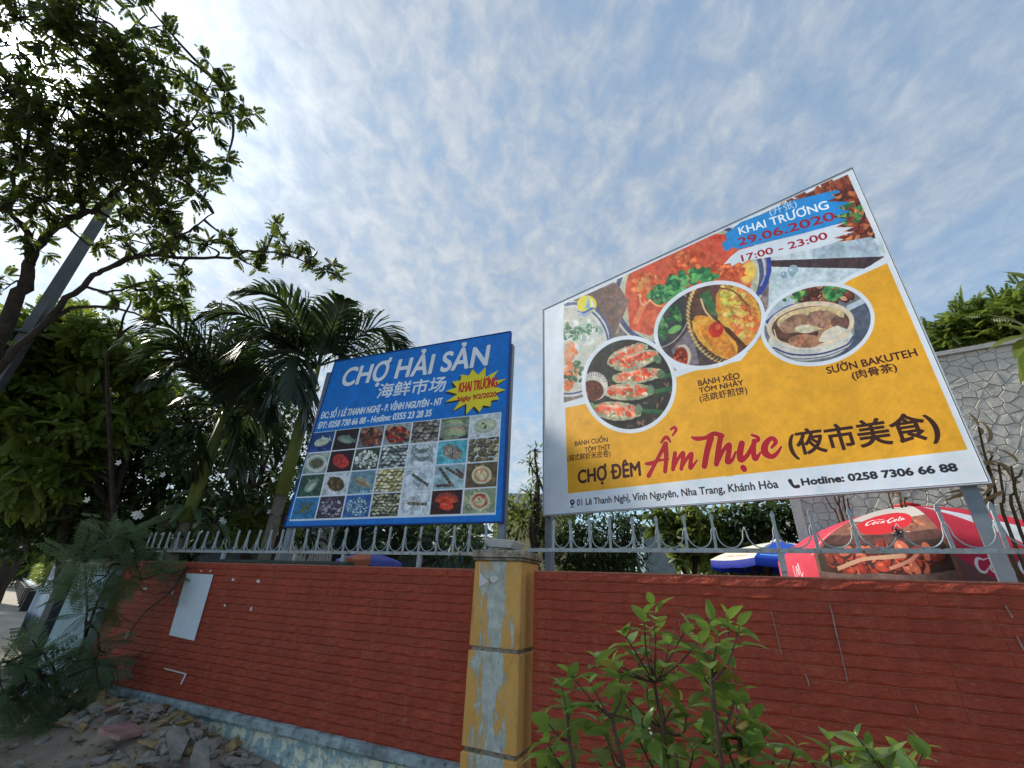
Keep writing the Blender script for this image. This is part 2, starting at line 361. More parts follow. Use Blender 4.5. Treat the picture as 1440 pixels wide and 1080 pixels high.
# old pavers at the near left, each piece a part of the pavement
pav = MB(); pv = wl_(-5.2, -2.0, 0)
pav.add(*sheet(-6.0, -2.6, -3.2, -1.25, 1, 1, lambda s_, o_: 0.050)); pav_o = pav.build('pavement', M['soil']); tag(pav_o, kind='structure')
pm = [MB().bevbox(-0.146, 0.146, -0.146, 0.146, 0, 0.035, 0.008).mesh('paver') for _ in range(1)][0]
for i in range(11):
    for j in range(6):
        if random.random() < 0.12: continue
        p = wl_(-5.85+i*0.302, -3.02+j*0.302, 0.045+random.uniform(-0.004, 0.004))
        q = link('paver', pm, pav_o, M['paver']); q.location = p; q.rotation_euler = (random.uniform(-.02, .02), random.uniform(-.02, .02), WA+random.uniform(-.01, .01))

# ------------------------------------------------------------------ red tiled garden walls
ZT, ZB = 1.762, 0.335
NROW = 19; RH = (ZT-ZB)/NROW
def brick_mesh(w, seed, cl=1.0, cr=1.0):
    rg = np.random.default_rng(seed); nx, nz = 8, 3
    V = []; Fs = []
    hz = [0.0018, 0.018, 0.050, RH-0.0026]
    for i in range(nx+1):
        x = 0.0016 + (w-0.0032)*i/nx
        ww = rg.normal(0, 0.0045)
        dep = [-0.0040, -0.0105-abs(rg.normal(0, .0035)), -0.0085-rg.normal(0, .0025), -0.0022]
        if i in (0, nx): dep = [d*0.55 for d in dep]
        for k in range(4):
            z = hz[k] + (ww if k in (1, 2) else 0)
            V.append((x, dep[k], z))
    for i in range(nx):
        for k in range(3): Fs.append((i*4+k, (i+1)*4+k, (i+1)*4+k+1, i*4+k+1))
    b = len(V); V += [(0.0016, 0.004, hz[0]), (w-0.0016, 0.004, hz[0]), (w-0.0016, 0.004, hz[3]), (0.0016, 0.004, hz[3])]
    Fs += [tuple([b]+[b+1]+[i*4 for i in range(nx, -1, -1)]), tuple([b+2, b+3]+[i*4+3 for i in range(nx+1)]),
           (b+3, b, 0, 1, 2, 3), (b+1, b+2, nx*4+3, nx*4+2, nx*4+1, nx*4)]
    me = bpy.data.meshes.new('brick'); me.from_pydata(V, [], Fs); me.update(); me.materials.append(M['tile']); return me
BR = {}
def brick(w, k):
    key = (round(w, 3), k)
    if key not in BR: BR[key] = brick_mesh(w, hash(key) % 9999)
    return BR[key]
def red_wall(label, s0, s1, base=0.0):
    t = thing('tiled_wall', label, 'wall', wl_(0, 0, 0), WA)
    MB().box(s0, s1, 0.0, 0.14, ZB-0.01, ZT-0.006).build('masonry', M['grout'], t)
    # rendered plinth and projecting weathered ledge
    pl = MB(); nseg = max(4, int((s1-s0)/0.12)); rg = np.random.default_rng(5)
    xs = np.linspace(s0, s1, nseg+1); V = []; Fs = []
    prof = [(0.13, -0.05), (-0.035, -0.05), (-0.02, 0.10), (-0.012, 0.24), (0.13, 0.24)]
    for x in xs:
        for (yy, z) in prof: V.append((x, yy+(rg.normal(0, .004) if yy < 0 else 0), z))
    for i in range(nseg):
        for k in range(4): Fs.append((i*5+k, (i+1)*5+k, (i+1)*5+k+1, i*5+k+1))
    pl.add(V, Fs).build('plinth', M['plinth'], t)
    V = []; Fs = []; prof = [(0.10, 0.243), (-0.055, 0.243), (-0.066, 0.262), (-0.062, 0.312), (-0.045, 0.326), (0.0, 0.333), (0.10, 0.333)]
    for x in xs:
        for (yy, z) in prof: V.append((x, yy+(rg.normal(0, .003) if yy < 0 else 0), z+(rg.normal(0, .002) if z > 0.25 else 0)))
    for i in range(nseg):
        for k in range(6): Fs.append((i*7+k, (i+1)*7+k, (i+1)*7+k+1, i*7+k+1))
    Fs += [tuple(range(6, -1, -1)), tuple(nseg*7+k for k in range(7))]
    MB().add(V, Fs).build('ledge', M['ledge'], t)
    MB().box(s0, s1, -0.004, 0.15, ZT-0.0055, ZT+0.004).build('coping', M['grout'], t)
    for r_ in range(NROW):
        z = ZT-0.006-RH*(r_+1)
        blk = (r_+2)//4; off = (blk % 2)*0.3
        x = s0 - ((s0-off) % 0.6)
        while x < s1-0.005:
            a = max(x, s0); b = min(x+0.6, s1)
            if b-a > 0.02:
                q = bpy.data.objects.new('brick', brick(b-a, random.randrange(5) if b-a > .59 else 0)); COL.objects.link(q); q.parent = t
                q.location = (a, random.uniform(-.0012, .0012), z)
            x += 0.6
    return t
wall_l = red_wall('long red tiled garden wall left of the yellow pillar with a blank white sign on it', -6.12, -0.27)
wall_r = red_wall('red tiled garden wall right of the yellow pillar behind the leafy shrub', 0.30, 4.85)

def patch(name, root, px_pts, mat, depth=0.003, off=-0.016):   # flat thing fixed on the wall, outline by photo pixels
    P = [wall_sz(x, y, off) for x, y in px_pts]; n = len(P); V = [(s_, off-depth/2, z) for s_, z in P]+[(s_, off+depth/2, z) for s_, z in P]
    Fs = [tuple(range(n)), tuple(range(2*n-1, n-1, -1))]+[(i, n+i, n+(i+1) % n, (i+1) % n) for i in range(n)]
    o_ = MB().add(V, Fs).build(name, mat, root)
    if root is None: o_.location = wl_(0, 0, 0); o_.rotation_euler = (0, 0, WA)
    return o_
o = patch('blank_sign', None, [(263, 806), (300, 808), (273, 901), (238, 893)][::-1], M['blank_sign'], 0.006, -0.022)
tag(o, 'blank white rectangular sheet stuck high on the red tiled wall', 'sign')
def blob(px, py, r1, r2, rot, n=7):
    return [(px+math.cos(t)*r1*random.uniform(.6, 1.2)*math.cos(rot)-math.sin(t)*r2*math.sin(rot), py+math.cos(t)*r1*math.sin(rot)+math.sin(t)*r2*math.cos(rot)*random.uniform(.6, 1.2)) for t in np.linspace(0, 2*math.pi, n, endpoint=False)][::-1]
for (px, py, r1, r2, rot) in [(363, 817, 3, 3, 0), (328, 815, 2, 3, .3), (316, 851, 2, 2, 0), (353, 856, 1.5, 4, .3), (242, 832, 2, 4, .2), (179, 893, 2, 6, .6), (204, 828, 4, 2, 0), (283, 803, 1.5, 1.5, 0), (296, 803, 1.5, 1.5, 0)]:
    patch('adhesive_spot', wall_l, blob(px, py, r1, r2, rot), M['paper'])
patch('wire_stub', wall_l, [(231, 939), (262, 947), (262, 949), (231, 941)][::-1], M['paper'])
patch('wire_stub', wall_l, [(260, 948), (262, 949), (255, 963), (253.5, 962)][::-1], M['paper'])
chalk = mk_conc('mortar_smear', (0.40, 0.36, 0.33), (0.3, 0.24, 0.21), (0.2, 0.1, 0.08), 30, 0.5)
for pts, wd in (([(1166, 848), (1170, 862), (1176, 890), (1182, 915), (1188, 940), (1192, 958)], 1.6), ([(1414, 852), (1419, 860), (1424, 869)], 1.8), ([(1430, 894), (1436, 907), (1440, 914)], 2.0),
                ([(1133, 948), (1136, 957), (1138, 965)], 1.4), ([(1287, 992), (1291, 1003)], 1.2), ([(1084, 858), (1092, 890), (1099, 920)], 0.6), ([(955, 872), (959, 900)], .6), ([(1020, 880), (1023, 908)], .6)):
    L_ = []; R_ = []
    for (x, y) in pts:
        w_ = wd*random.uniform(.2, .8); L_.append((x-w_, y)); R_.append((x+w_, y))
    patch('mortar_smear', wall_r, L_+R_[::-1], chalk)

# ------------------------------------------------------------------ yellow pillar
pil = thing('gate_pillar', 'square yellow pillar of stacked blocks with peeling pale blue patches', 'pillar', wl_(-0.03, 0, 0), WA)
PX0, PX1, PY0, PY1 = -0.225, 0.245, -0.10, 0.34
for z0, z1, k in ((1.158, 1.835, 1.0), (0.475, 1.125, 1.02), (-0.05, 0.44, 1.04)):
    MB().bevbox(PX0*k, PX1*k, PY0*k, PY1, z0, z1, 0.012).build('block', M['yellow'], pil)
MB().box(PX0+.02, PX1-.02, PY0+.02, PY1-.02, 0.40, 1.9).build('core', M['cap'], pil)
MB().bevbox(PX0-.012, PX1+.012, PY0-.015, PY1+.01, 1.838, 1.862, 0.008).build('neck', M['cap'], pil)
cp = MB().bevbox(PX0-.03, PX1+.035, PY0-.035, PY1+.03, 1.864, 1.925, 0.016)
cp.build('cap', M['cap'], pil)
# torn poster remnant on the pillar
tp = thing('torn_poster', 'torn white paper scrap peeling off the upper yellow block', 'poster', wl_(0, 0, 0), WA)
def pilface(px, py, off=-0.1025):
    s_, z = wall_sz(px, py, off); return (s_, off, z)
P = [pilface(*q) for q in ((674.5, 791), (676, 791), (675.5, 805), (679, 811), (684, 814), (688, 817), (687, 824), (674, 825))]
P2 = [(x, y-0.001, z) for x, y, z in P]; P2[4] = (P2[4][0], P2[4][1]-.018, P2[4][2]+.006); P2[5] = (P2[5][0]+.01, P2[5][1]-.028, P2[5][2])
n8 = len(P); MB().add(P2+[(x, y+.0008, z) for x, y, z in P2], [tuple(range(n8)), tuple(range(2*n8-1, n8-1, -1))]).build('paper', M['paper'], tp)
P = [pilface(*q) for q in ((688, 812), (699, 809), (702, 814), (696, 820), (690, 818))]
P2 = [(x, y-0.002-0.016*(i % 2), z) for i, (x, y, z) in enumerate(P)]
MB().add(P2, [tuple(range(5))]).build('curl', M['paper'], tp)
# white tray on the cap
tr = thing('plastic_tray', 'shallow white rectangular plastic tray lying tilted on the pillar top', 'tray', wl_(-0.06, 0.10, 1.926), WA-0.12)
def tray():
    m = MB(); ro = [(-.17, -.11), (.17, -.11), (.17, .11), (-.17, .11)]
    rings = [([(x*.72, y*.7) for x, y in ro], 0.0), ([(x, y) for x, y in ro], 0.055), ([(x*1.04, y*1.06) for x, y in ro], 0.058), ([(x*1.04, y*1.06) for x, y in ro], 0.066), ([(x*.94, y*.92) for x, y in ro], 0.066), ([(x*.70, y*.68) for x, y in ro], 0.014)]
    V = [(x, y, z + x*0.0 + .0) for ring, z in rings for x, y in ring]; Fs = [(3, 2, 1, 0), (20, 21, 22, 23)]
    for i in range(5):
        for j in range(4): Fs.append((i*4+j, i*4+(j+1) % 4, (i+1)*4+(j+1) % 4, (i+1)*4+j))
    return m.add(V, Fs)
o = tray().build('shell', M['white_plastic'], tr); o.rotation_euler = (R(-4), R(4), 0); o.location = (0, 0, 0.030)
MB().add([(-.14, -.09, 0), (.10, -.10, 0), (.12, .08, 0), (-.12, .09, 0), (-.12, -.07, .036), (.08, -.08, .027), (.10, .06, .027), (-.1, .07, .036)], [(3, 2, 1, 0), (4, 5, 6, 7), (0, 1, 5, 4), (1, 2, 6, 5), (2, 3, 7, 6), (3, 0, 4, 7)]).build('foot', M['cap'], tr)

# ------------------------------------------------------------------ spiked fence rails
FO = 0.08
def picket_mesh(h, sc=1.0):
    m = MB(); w = 0.0105*sc
    prof = [(w, 0), (w, h*0.82), (w*1.5, h*0.84), (w*1.35, h*0.90), (w*0.8, h*0.96), (0.002, h)]
    V = []
    for (a, z) in prof: V += [(-a, -w*.7, z), (a, -w*.7, z), (a, w*.7, z), (-a, w*.7, z)]
    Fs = [(i*4+j, i*4+(j+1) % 4, (i+1)*4+(j+1) % 4, (i+1)*4+j) for i in range(5) for j in range(4)]
    m.add(V, Fs); me = m.mesh('picket'); me.materials.append(M['rail']); return me
def crescent_mesh(w, h):
    m = MB(); pts = []
    for k in range(13):
        t = math.pi*(k/12); x = -math.cos(t)
        pts.append((x*w/2*(0.86 + 0.14*abs(x)**6) - 0*w, 0.0, h*(1-math.sin(t)**0.62) + 0.006))
    pts[0] = (-w/2+w*0.03, 0, h*1.03); pts[-1] = (w/2-w*0.03, 0, h*1.03)
    pts = [(-w*0.57, 0, h*1.30), (-w*0.50, 0, h*1.06)] + pts[1:-1] + [(w*0.50, 0, h*1.06), (w*0.57, 0, h*1.30)]
    m.tube(pts, [0.0018, 0.004]+[0.0052]*11+[0.004, 0.0018], 5)
    me = m.mesh('crescent', True); me.materials.append(M['rail']); return me
def fence(label, s0, s1, zr0, zr1, picks, missing, posts, H0, H1, y0=FO):
    t = thing('spiked_fence', label, 'fence', wl_(0, y0, 0), WA)
    zr = lambda s_: zr0+(zr1-zr0)*(s_-s0)/(s1-s0)
    hh = lambda s_: H0+(H1-H0)*(s_-s0)/(s1-s0)
    m = MB(); m.tube([(s0, 0, zr(s0)), (s1, 0, zr(s1))], 0.022, 4); o_ = m.build('rail', M['rail'], t)
    for s_ in posts: MB().tube([(s_, 0, ZT-0.02), (s_, 0, zr(s_)-0.018)], 0.028, 4).build('post', M['rail'], t)
    for s_ in picks:
        if s_ in missing: continue
        o_ = link('picket', picket_mesh(hh(s_)), t); o_.location = (s_, random.uniform(-.004, .004), zr(s_)+0.014); o_.rotation_euler = (random.uniform(-.05, .05), random.uniform(-.035, .035), 0)
    for a, b in zip(picks[:-1], picks[1:]):
        w = b-a
        if w > 0.34: continue
        o_ = link('crescent', crescent_mesh(w*0.86, hh(a)*0.46), t); o_.location = ((a+b)/2, random.uniform(-.006, .006), zr(a)+0.014); o_.rotation_euler = (random.uniform(-.06, .06), random.uniform(-.05, .05), random.uniform(-.1, .1))
    return t
sx = lambda px, py: round(wall_sz(px, py, FO)[0], 3)
picksL = [sx(x, 760) for x in (209, 217, 226, 236, 249.5, 263, 276, 288, 303, 317, 333, 347, 362, 379, 396, 412, 430, 447, 465, 485, 506, 526.5, 547, 568, 590, 614, 638, 659, 684)]
fl = fence('weathered grey fence rail with spikes and crescents above the left wall', -6.3, -0.24, 1.905, 1.905, picksL, (picksL[9],), [sx(x, 785) for x in (227, 313, 415, 483, 590)], 0.245, 0.265)
picksR = [sx(778, 755), sx(803, 755), 0.80, 0.98, 1.18, 1.385, 1.60, 1.815, 2.035, 2.25, 2.495, 2.745, 3.0, 3.255, 3.52, 3.79, 4.06, 4.33]
fr = fence('weathered grey fence rail with spikes and crescents above the right wall', 0.20, 4.85, 1.942, 1.952, picksR, (picksR[8], picksR[12]), [2.25, 3.52+0.9], 0.25, 0.315)
wk = MB()
for k in range(9):
    c = np.array([3.0, 0, 2.08]); P = [c+rng.normal(0, .022, 3) for _ in range(4)]; wk.tube(spline(P, 3), 0.003, 4)
o = wk.build('wire_knot', M['dark_metal']); o.location = wl_(0, FO, 0); o.rotation_euler = (0, 0, WA); tag(o, 'knot of dark binding wire on the fence crescent before the red umbrella', 'wire')
wk = MB()
for (a, b) in (((826, 838), (936, 980)),): pass
c0 = wall_sz(590, 758, FO); c1 = wall_sz(614, 762, FO)
for k in range(5): wk.tube(spline([(c0[0]+rng.normal(0, .02), -.02, c0[1]+rng.normal(0, .015)), ((c0[0]+c1[0])/2, -.03+rng.normal(0, .01), c0[1]-.01+rng.normal(0, .012)), (c1[0]+rng.normal(0, .02), -.02, c1[1]+rng.normal(0, .015))], 4), 0.0035, 4)
o = wk.build('cable_tangle', M['dark_metal']); o.location = wl_(0, FO, 0); o.rotation_euler = (0, 0, WA); tag(o, 'dark cable tangled round two spikes left of the yellow pillar', 'cable')
# ------------------------------------------------------------------ printed art: painted into generated images
def fnoise(h, w, cell, seed, octv=4):
    rg = np.random.default_rng(seed); out = np.zeros((h, w)); amp = 1; tot = 0
    for _ in range(octv):
        gh, gw = int(h/cell)+3, int(w/cell)+3; g_ = rg.random((gh, gw))
        y = np.arange(h)/cell; x = np.arange(w)/cell; yi = y.astype(int); xi = x.astype(int); fy = (y-yi)[:, None]; fx = (x-xi)[None, :]
        fy = fy*fy*(3-2*fy); fx = fx*fx*(3-2*fx)
        out += amp*((g_[yi][:, xi]*(1-fx)+g_[yi][:, xi+1]*fx)*(1-fy)+(g_[yi+1][:, xi]*(1-fx)+g_[yi+1][:, xi+1]*fx)*fy)
        tot += amp; amp *= 0.55; cell = max(1.5, cell/2)
    return out/tot
class Art:
    """raster in which a print is painted (sRGB values 0..255)"""
    def __init__(s, w, h, bg=(255, 255, 255)):
        s.w, s.h = w, h; s.a = np.empty((h, w, 3), np.float32); s.a[:] = bg
        s.n1 = fnoise(h, w, 22, 1); s.n2 = fnoise(h, w, 7, 2); s.clip = None
        s.rg = np.random.default_rng(11)
    def _put(s, x0, x1, y0, y1, m, col, tex=0.0, alt=None):
        if s.clip is not None: m = m*s.clip[y0:y1, x0:x1]
        c = np.asarray(col, np.float32)[None, None, :]
        if tex:
            n = (s.n1[y0:y1, x0:x1]*0.6+s.n2[y0:y1, x0:x1]*0.4)[..., None]
            if alt is not None:
                k = np.clip((n-0.5)*tex*6+0.5, 0, 1); c = c*(1-k)+np.asarray(alt, np.float32)*k
            else: c = c*(1+(n-0.5)*2*tex)
        s.a[y0:y1, x0:x1] = s.a[y0:y1, x0:x1]*(1-m[..., None])+c*m[..., None]
    def ell(s, cx, cy, rx, ry, col, rot=0.0, tex=0.0, alt=None, soft=1.2, wob=0.0, a0=None, a1=None, ring=None):
        R_ = max(rx, ry)*(1.15+wob); x0, x1 = max(0, int(cx-R_)), min(s.w, int(cx+R_)+2); y0, y1 = max(0, int(cy-R_)), min(s.h, int(cy+R_)+2)
        if x1 <= x0 or y1 <= y0: return
        Y, X = np.mgrid[y0:y1, x0:x1]; X = X-cx; Y = Y-cy; c, sn = math.cos(rot), math.sin(rot)
        u = (X*c+Y*sn)/rx; v = (-X*sn+Y*c)/ry; d = np.sqrt(u*u+v*v)+1e-6
        if wob: d = d*(1+wob*(s.n2[y0:y1, x0:x1]-0.5)*2)
        k = min(rx, ry)/soft; m = np.clip((1-d)*k, 0, 1)
        if ring: m = m*np.clip((d-(1-ring/min(rx, ry)))*k, 0, 1)
        s._put(x0, x1, y0, y1, m, col, tex, alt)
    def poly(s, P, col, tex=0.0, alt=None, k=1.0):
        P = np.asarray(P, float); x0, x1 = max(0, int(P[:, 0].min())), min(s.w, int(P[:, 0].max())+2); y0, y1 = max(0, int(P[:, 1].min())), min(s.h, int(P[:, 1].max())+2)
        if x1 <= x0 or y1 <= y0: return
        m = np.zeros((y1-y0, x1-x0))
        for ox, oy in ((.25, .25), (.75, .75), (.25, .75), (.75, .25)):
            m += raster([P-np.array([x0+ox-.5, y0+oy-.5])], x1-x0, y1-y0)*0.25
        s._put(x0, x1, y0, y1, m*k, col, tex, alt)
    def grit(s, k=.3, m=None):
        """photographic mottling of what has been painted so far"""
        if not hasattr(s, 'n3'): s.n3 = fnoise(s.h, s.w, 9, 9, 2); s.n4 = fnoise(s.h, s.w, 13, 10, 3)
        lum = s.a.mean(2)/255.0; g = 1+((s.n3-.5)*1.3+(s.n4-.5)*1.7)*k*2*np.clip(1.25-lum*1.15, .12, 1)*np.where((np.abs(s.a-np.array(WHITE)).max(2) < 8), 0, 1)
        hue = np.stack([(s.n4-.5)*26, np.zeros_like(s.n4), (s.n3-.5)*-20], 2)
        q = np.clip(s.a*g[..., None]+hue, 0, 255); m = (s.clip if m is None else m)
        s.a = q.astype(np.float32) if m is None else (s.a*(1-m[..., None])+q*m[..., None]).astype(np.float32)
    def line(s, P, w, col, k=1.0):
        P = [np.asarray(p, float) for p in P]
        ws = w if hasattr(w, '__len__') else [w]*len(P)
        L = []; Rr = []
        for i, p in enumerate(P):
            d = P[min(i+1, len(P)-1)]-P[max(i-1, 0)]; d = d/(np.linalg.norm(d)+1e-9); nn = np.array([-d[1], d[0]])
            L.append(p+nn*ws[i]/2); Rr.append(p-nn*ws[i]/2)
        s.poly(L+Rr[::-1], col, k=k)
    def scatter(s, cx, cy, rx, ry, n, r, cols, rot=0.0, asp=1.0, dark=None, tex=.25, rr=None):
        for _ in range(n):
            t = s.rg.random()*6.283; q = math.sqrt(s.rg.random()); x = math.cos(t)*q*rx; y = math.sin(t)*q*ry
            X = cx+x*math.cos(rot)-y*math.sin(rot); Y = cy+x*math.sin(rot)+y*math.cos(rot)
            c = cols[s.rg.integers(len(cols))]; rad = r*s.rg.uniform(.6, 1.3); ro = s.rg.uniform(0, 3.14) if rr is None else rr+s.rg.normal(0, .25)
            if dark is not None: s.ell(X+rad*.18, Y+rad*.25, rad*1.12, rad*asp*1.12, dark, ro)
            s.ell(X, Y, rad, rad*asp, c, ro, tex=tex)
            s.ell(X-rad*.2, Y-rad*asp*.25, rad*.45, rad*asp*.35, tuple(min(255, v*1.25+18) for v in c), ro, soft=3)
def raster(loops, w, h):
    """non-zero winding fill of closed loops, one sample per pixel"""
    acc = np.zeros((h, w+1), np.int32)
    for P in loops:
        P = np.asarray(P, float); Q = np.roll(P, -1, 0)
        for (xa, ya), (xb, yb) in zip(P, Q):
            if ya == yb: continue
            d = 1
            if yb < ya: xa, ya, xb, yb, d = xb, yb, xa, ya, -1
            i0 = max(0, int(math.ceil(ya-0.5))); i1 = min(h, int(math.ceil(yb-0.5)))
            if i1 <= i0: continue
            r_ = np.arange(i0, i1); x = xa+(r_+0.5-ya)*(xb-xa)/(yb-ya)
            c = np.clip(np.ceil(x-0.5).astype(int), 0, w); np.add.at(acc, (r_, c), d)
    return (np.cumsum(acc, 1)[:, :w] != 0).astype(np.float32)
_gl = {}
def text_loops(txt):
    if txt in _gl: return _gl[txt]
    cu = bpy.data.curves.new('t', 'FONT'); cu.body = txt; cu.resolution_u = 5; cu.fill_mode = 'NONE' if False else cu.fill_mode
    ob = bpy.data.objects.new('t', cu); COL.objects.link(ob)
    cu.dimensions = '3D'; cu.fill_mode = 'HALF'
    cu.dimensions = '2D'
    bpy.context.view_layer.update()
    dg = bpy.context.evaluated_depsgraph_get(); cv = ob.to_curve(dg, apply_modifiers=False)
    loops = []
    for sp in cv.splines:
        if sp.type == 'BEZIER':
            pts = []; bp = sp.bezier_points; n = len(bp)
            for i in range(n):
                a, b = bp[i], bp[(i+1) % n]; p0, p1, p2, p3 = a.co, a.handle_right, b.handle_left, b.co
                straight = (p1-p0).length < 1e-6 and (p3-p2).length < 1e-6
                for k in range(1 if straight else 5):
                    t = k/5; q = p0*(1-t)**3+p1*3*t*(1-t)**2+p2*3*t*t*(1-t)+p3*t**3; pts.append((q.x, q.y))
            loops.append(np.array(pts))
        else: loops.append(np.array([(p.co.x, p.co.y) for p in sp.points]))
    ob.to_curve_clear(); bpy.data.objects.remove(ob); bpy.data.curves.remove(cu)
    _gl[txt] = loops; return loops
class Print:
    """a flat print on a standing panel: plane through O with heading a; (U, V) metres along it and up"""
    def __init__(s, O, a, quad, org, scl, W_tex):
        s.O = np.array(O, float); s.d = np.array([math.cos(a), math.sin(a), 0]); s.n = np.array([-math.sin(a), math.cos(a), 0]); s.ang = a
        s.org = org; s.scl = scl
        Q = [s.uv(*q) for q in quad]; s.quad = Q
        s.u0 = min(q[0] for q in Q); s.u1 = max(q[0] for q in Q); s.v0 = min(q[1] for q in Q); s.v1 = max(q[1] for q in Q)
        s.W = W_tex; s.H = int(W_tex*(s.v1-s.v0)/(s.u1-s.u0)); s.k = s.W/(s.u1-s.u0)
    def uv(s, px, py):
        r = ray(px, py); t = (s.n@(s.O-EYE))/(s.n@r); p = EYE+r*t
        return float((p-s.O)@s.d), float(p[2]-s.O[2])
    def z2t(s, X, Y):                         # sketch coordinates -> texture pixel (y down)
        u, v = s.uv(s.org[0]+X/s.scl, s.org[1]+Y/s.scl); return (u-s.u0)*s.k, (s.v1-v)*s.k
    def warp(s, art):
        tx = (np.arange(s.W)+.5)/s.k+s.u0; ty = s.v1-(np.arange(s.H)+.5)/s.k
        U, Vv = np.meshgrid(tx, ty); P = s.O+U[..., None]*s.d; P[..., 2] = s.O[2]+Vv
        px, py = project(P); X = np.clip((px-s.org[0])*s.scl-.5, 0, art.w-1.01); Y = np.clip((py-s.org[1])*s.scl-.5, 0, art.h-1.01)
        xi, yi = X.astype(int), Y.astype(int); fx = (X-xi)[..., None]; fy = (Y-yi)[..., None]; a = art.a
        s.img = (a[yi, xi]*(1-fx)+a[yi, xi+1]*fx)*(1-fy)+(a[yi+1, xi]*(1-fx)+a[yi+1, xi+1]*fx)*fy
    def fill(s, loops, col, bold=0, alpha=1.0):
        A = np.vstack(loops); x0, y0 = max(0, int(A[:, 0].min())-4), max(0, int(A[:, 1].min())-4); x1, y1 = min(s.W, int(A[:, 0].max())+5), min(s.H, int(A[:, 1].max())+5)
        w, h = (x1-x0)*2, (y1-y0)*2
        m = raster([(L-np.array([x0, y0]))*2 for L in loops], w, h)
        if bold:
            mm = m.copy()
            for t in np.linspace(0, 2*math.pi, 12, endpoint=False):
                mm = np.maximum(mm, np.roll(np.roll(m, int(round(math.cos(t)*bold*2)), 1), int(round(math.sin(t)*bold*2)), 0))
            m = mm
        m = m.reshape(h//2, 2, w//2, 2).mean((1, 3))[..., None]*alpha
        s.img[y0:y1, x0:x1] = s.img[y0:y1, x0:x1]*(1-m)+np.asarray(col, float)*m
    def text(s, txt, p0, p1, top, col, bold=0, shear=0.0, capr=None, shadow=None):
        a = s.z2t(*p0); b = s.z2t(*p1); c = s.z2t(*top); L = text_loops(txt)
        A = np.vstack(L); xm, xM = A[:, 0].min(), A[:, 0].max()
        cap = capr or (0.70 if txt[0].isascii() or ord(txt[0]) < 0x2000 else 0.78)
        sx_ = (b[0]-a[0])/(xM-xm); sy_ = abs(a[1]-c[1])/cap
        out = []
        for l in L:
            x = (l[:, 0]-xm)*sx_+l[:, 1]*sy_*shear; y = l[:, 1]*sy_
            yy = a[1]+(b[1]-a[1])*((x)/(b[0]-a[0]+1e-9)); out.append(np.stack([a[0]+x, yy-y], 1))
        if shadow: s.fill([o_+np.array(shadow[0]) for o_ in out], shadow[1], bold)
        s.fill(out, col, bold)
    def strokes(s, S, org, scl, col, grow=0.0):
        """brush strokes (x, y, width) in sketch pixels of an enlarged detail of the print"""
        for st in S:
            P = spline([np.array(p, float) for p in st], 8); Pt = []
            for (x, y, w) in P:
                t = s._d2t(x, y, org, scl); t2 = s._d2t(x+5, y, org, scl); k = abs(t2[0]-t[0])/5
                Pt.append((t[0], t[1], max(0.6, w*k/2+grow)))
            for i in range(len(Pt)):
                x, y, r_ = Pt[i]; th = np.linspace(0, 2*math.pi, 10, endpoint=False)
                s_l = [np.stack([x+np.cos(th)*r_, y+np.sin(th)*r_], 1)]
                if i+1 < len(Pt):
                    x2, y2, r2 = Pt[i+1]; d = np.array([x2-x, y2-y]); d /= np.linalg.norm(d)+1e-9; nn = np.array([-d[1], d[0]])
                    s_l = [s_l[0]]; s.fill([np.array([(x, y)+nn*r_, (x2, y2)+nn*r2, (x2, y2)-nn*r2, (x, y)-nn*r_])], col)
                s.fill(s_l, col)
    def _d2t(s, x, y, org, scl):
        u, v = s.uv(org[0]+x/scl, org[1]+y/scl); return (u-s.u0)*s.k, (s.v1-v)*s.k
    def material(s, name, gain=1.12, rough=0.5):
        im = bpy.data.images.new(name, s.W, s.H); px = np.ones((s.H, s.W, 4), np.float32)
        nz = 1+(fnoise(s.H, s.W, 90, 3, 3)-.5)*0.10
        px[..., :3] = np.clip(s.img/255.0*(nz[..., None]), 0, 1)[::-1]; im.pixels.foreach_set(px.ravel()); im.update(); im.pack()
        t = NT(name, rough, 0.35); n = t.n.new('ShaderNodeTexImage'); n.image = im; n.interpolation = 'Cubic'
        t.l.new(t.tc.outputs['UV'], n.inputs[0]); c = t.n.new('ShaderNodeVectorMath'); c.operation = 'SCALE'; c.inputs[3].default_value = gain; t.l.new(n.outputs[0], c.inputs[0]); t.l.new(c.outputs[0], t.b.inputs['Base Color'])
        t.bump(t.noise(1.5, 3, 0.45, t.mp((1, 1, .5)), .5), 0.3, 0.05)
        return t.m
def panel(root, pr, mat, name='printed_sheet', y=0.0, wave=0.0):
    """sheet with the print, a fine grid so that it can sag a little"""
    A, B, C_, D = [np.array(q) for q in pr.quad]; nx, ny = 28, 20; V = []; UV = []
    for j in range(ny+1):
        for i in range(nx+1):
            s_, t = i/nx, j/ny; q = (D*(1-s_)+C_*s_)*(1-t)+(A*(1-s_)+B*s_)*t
            e = min(s_, 1-s_, t, 1-t); wz = wave*min(1, e*8)*(math.sin(s_*9+t*2)*.5+math.sin(s_*23+1.3*t)*.3+math.sin(t*14+s_*3)*.2)
            V.append((q[0], y+wz, q[1])); UV.append(((q[0]-pr.u0)/(pr.u1-pr.u0), (q[1]-pr.v0)/(pr.v1-pr.v0)))
    Fs = [(j*(nx+1)+i, j*(nx+1)+i+1, (j+1)*(nx+1)+i+1, (j+1)*(nx+1)+i) for j in range(ny) for i in range(nx)]
    return link(name, fast_mesh(name, V, Fs, UV, True), root, mat)

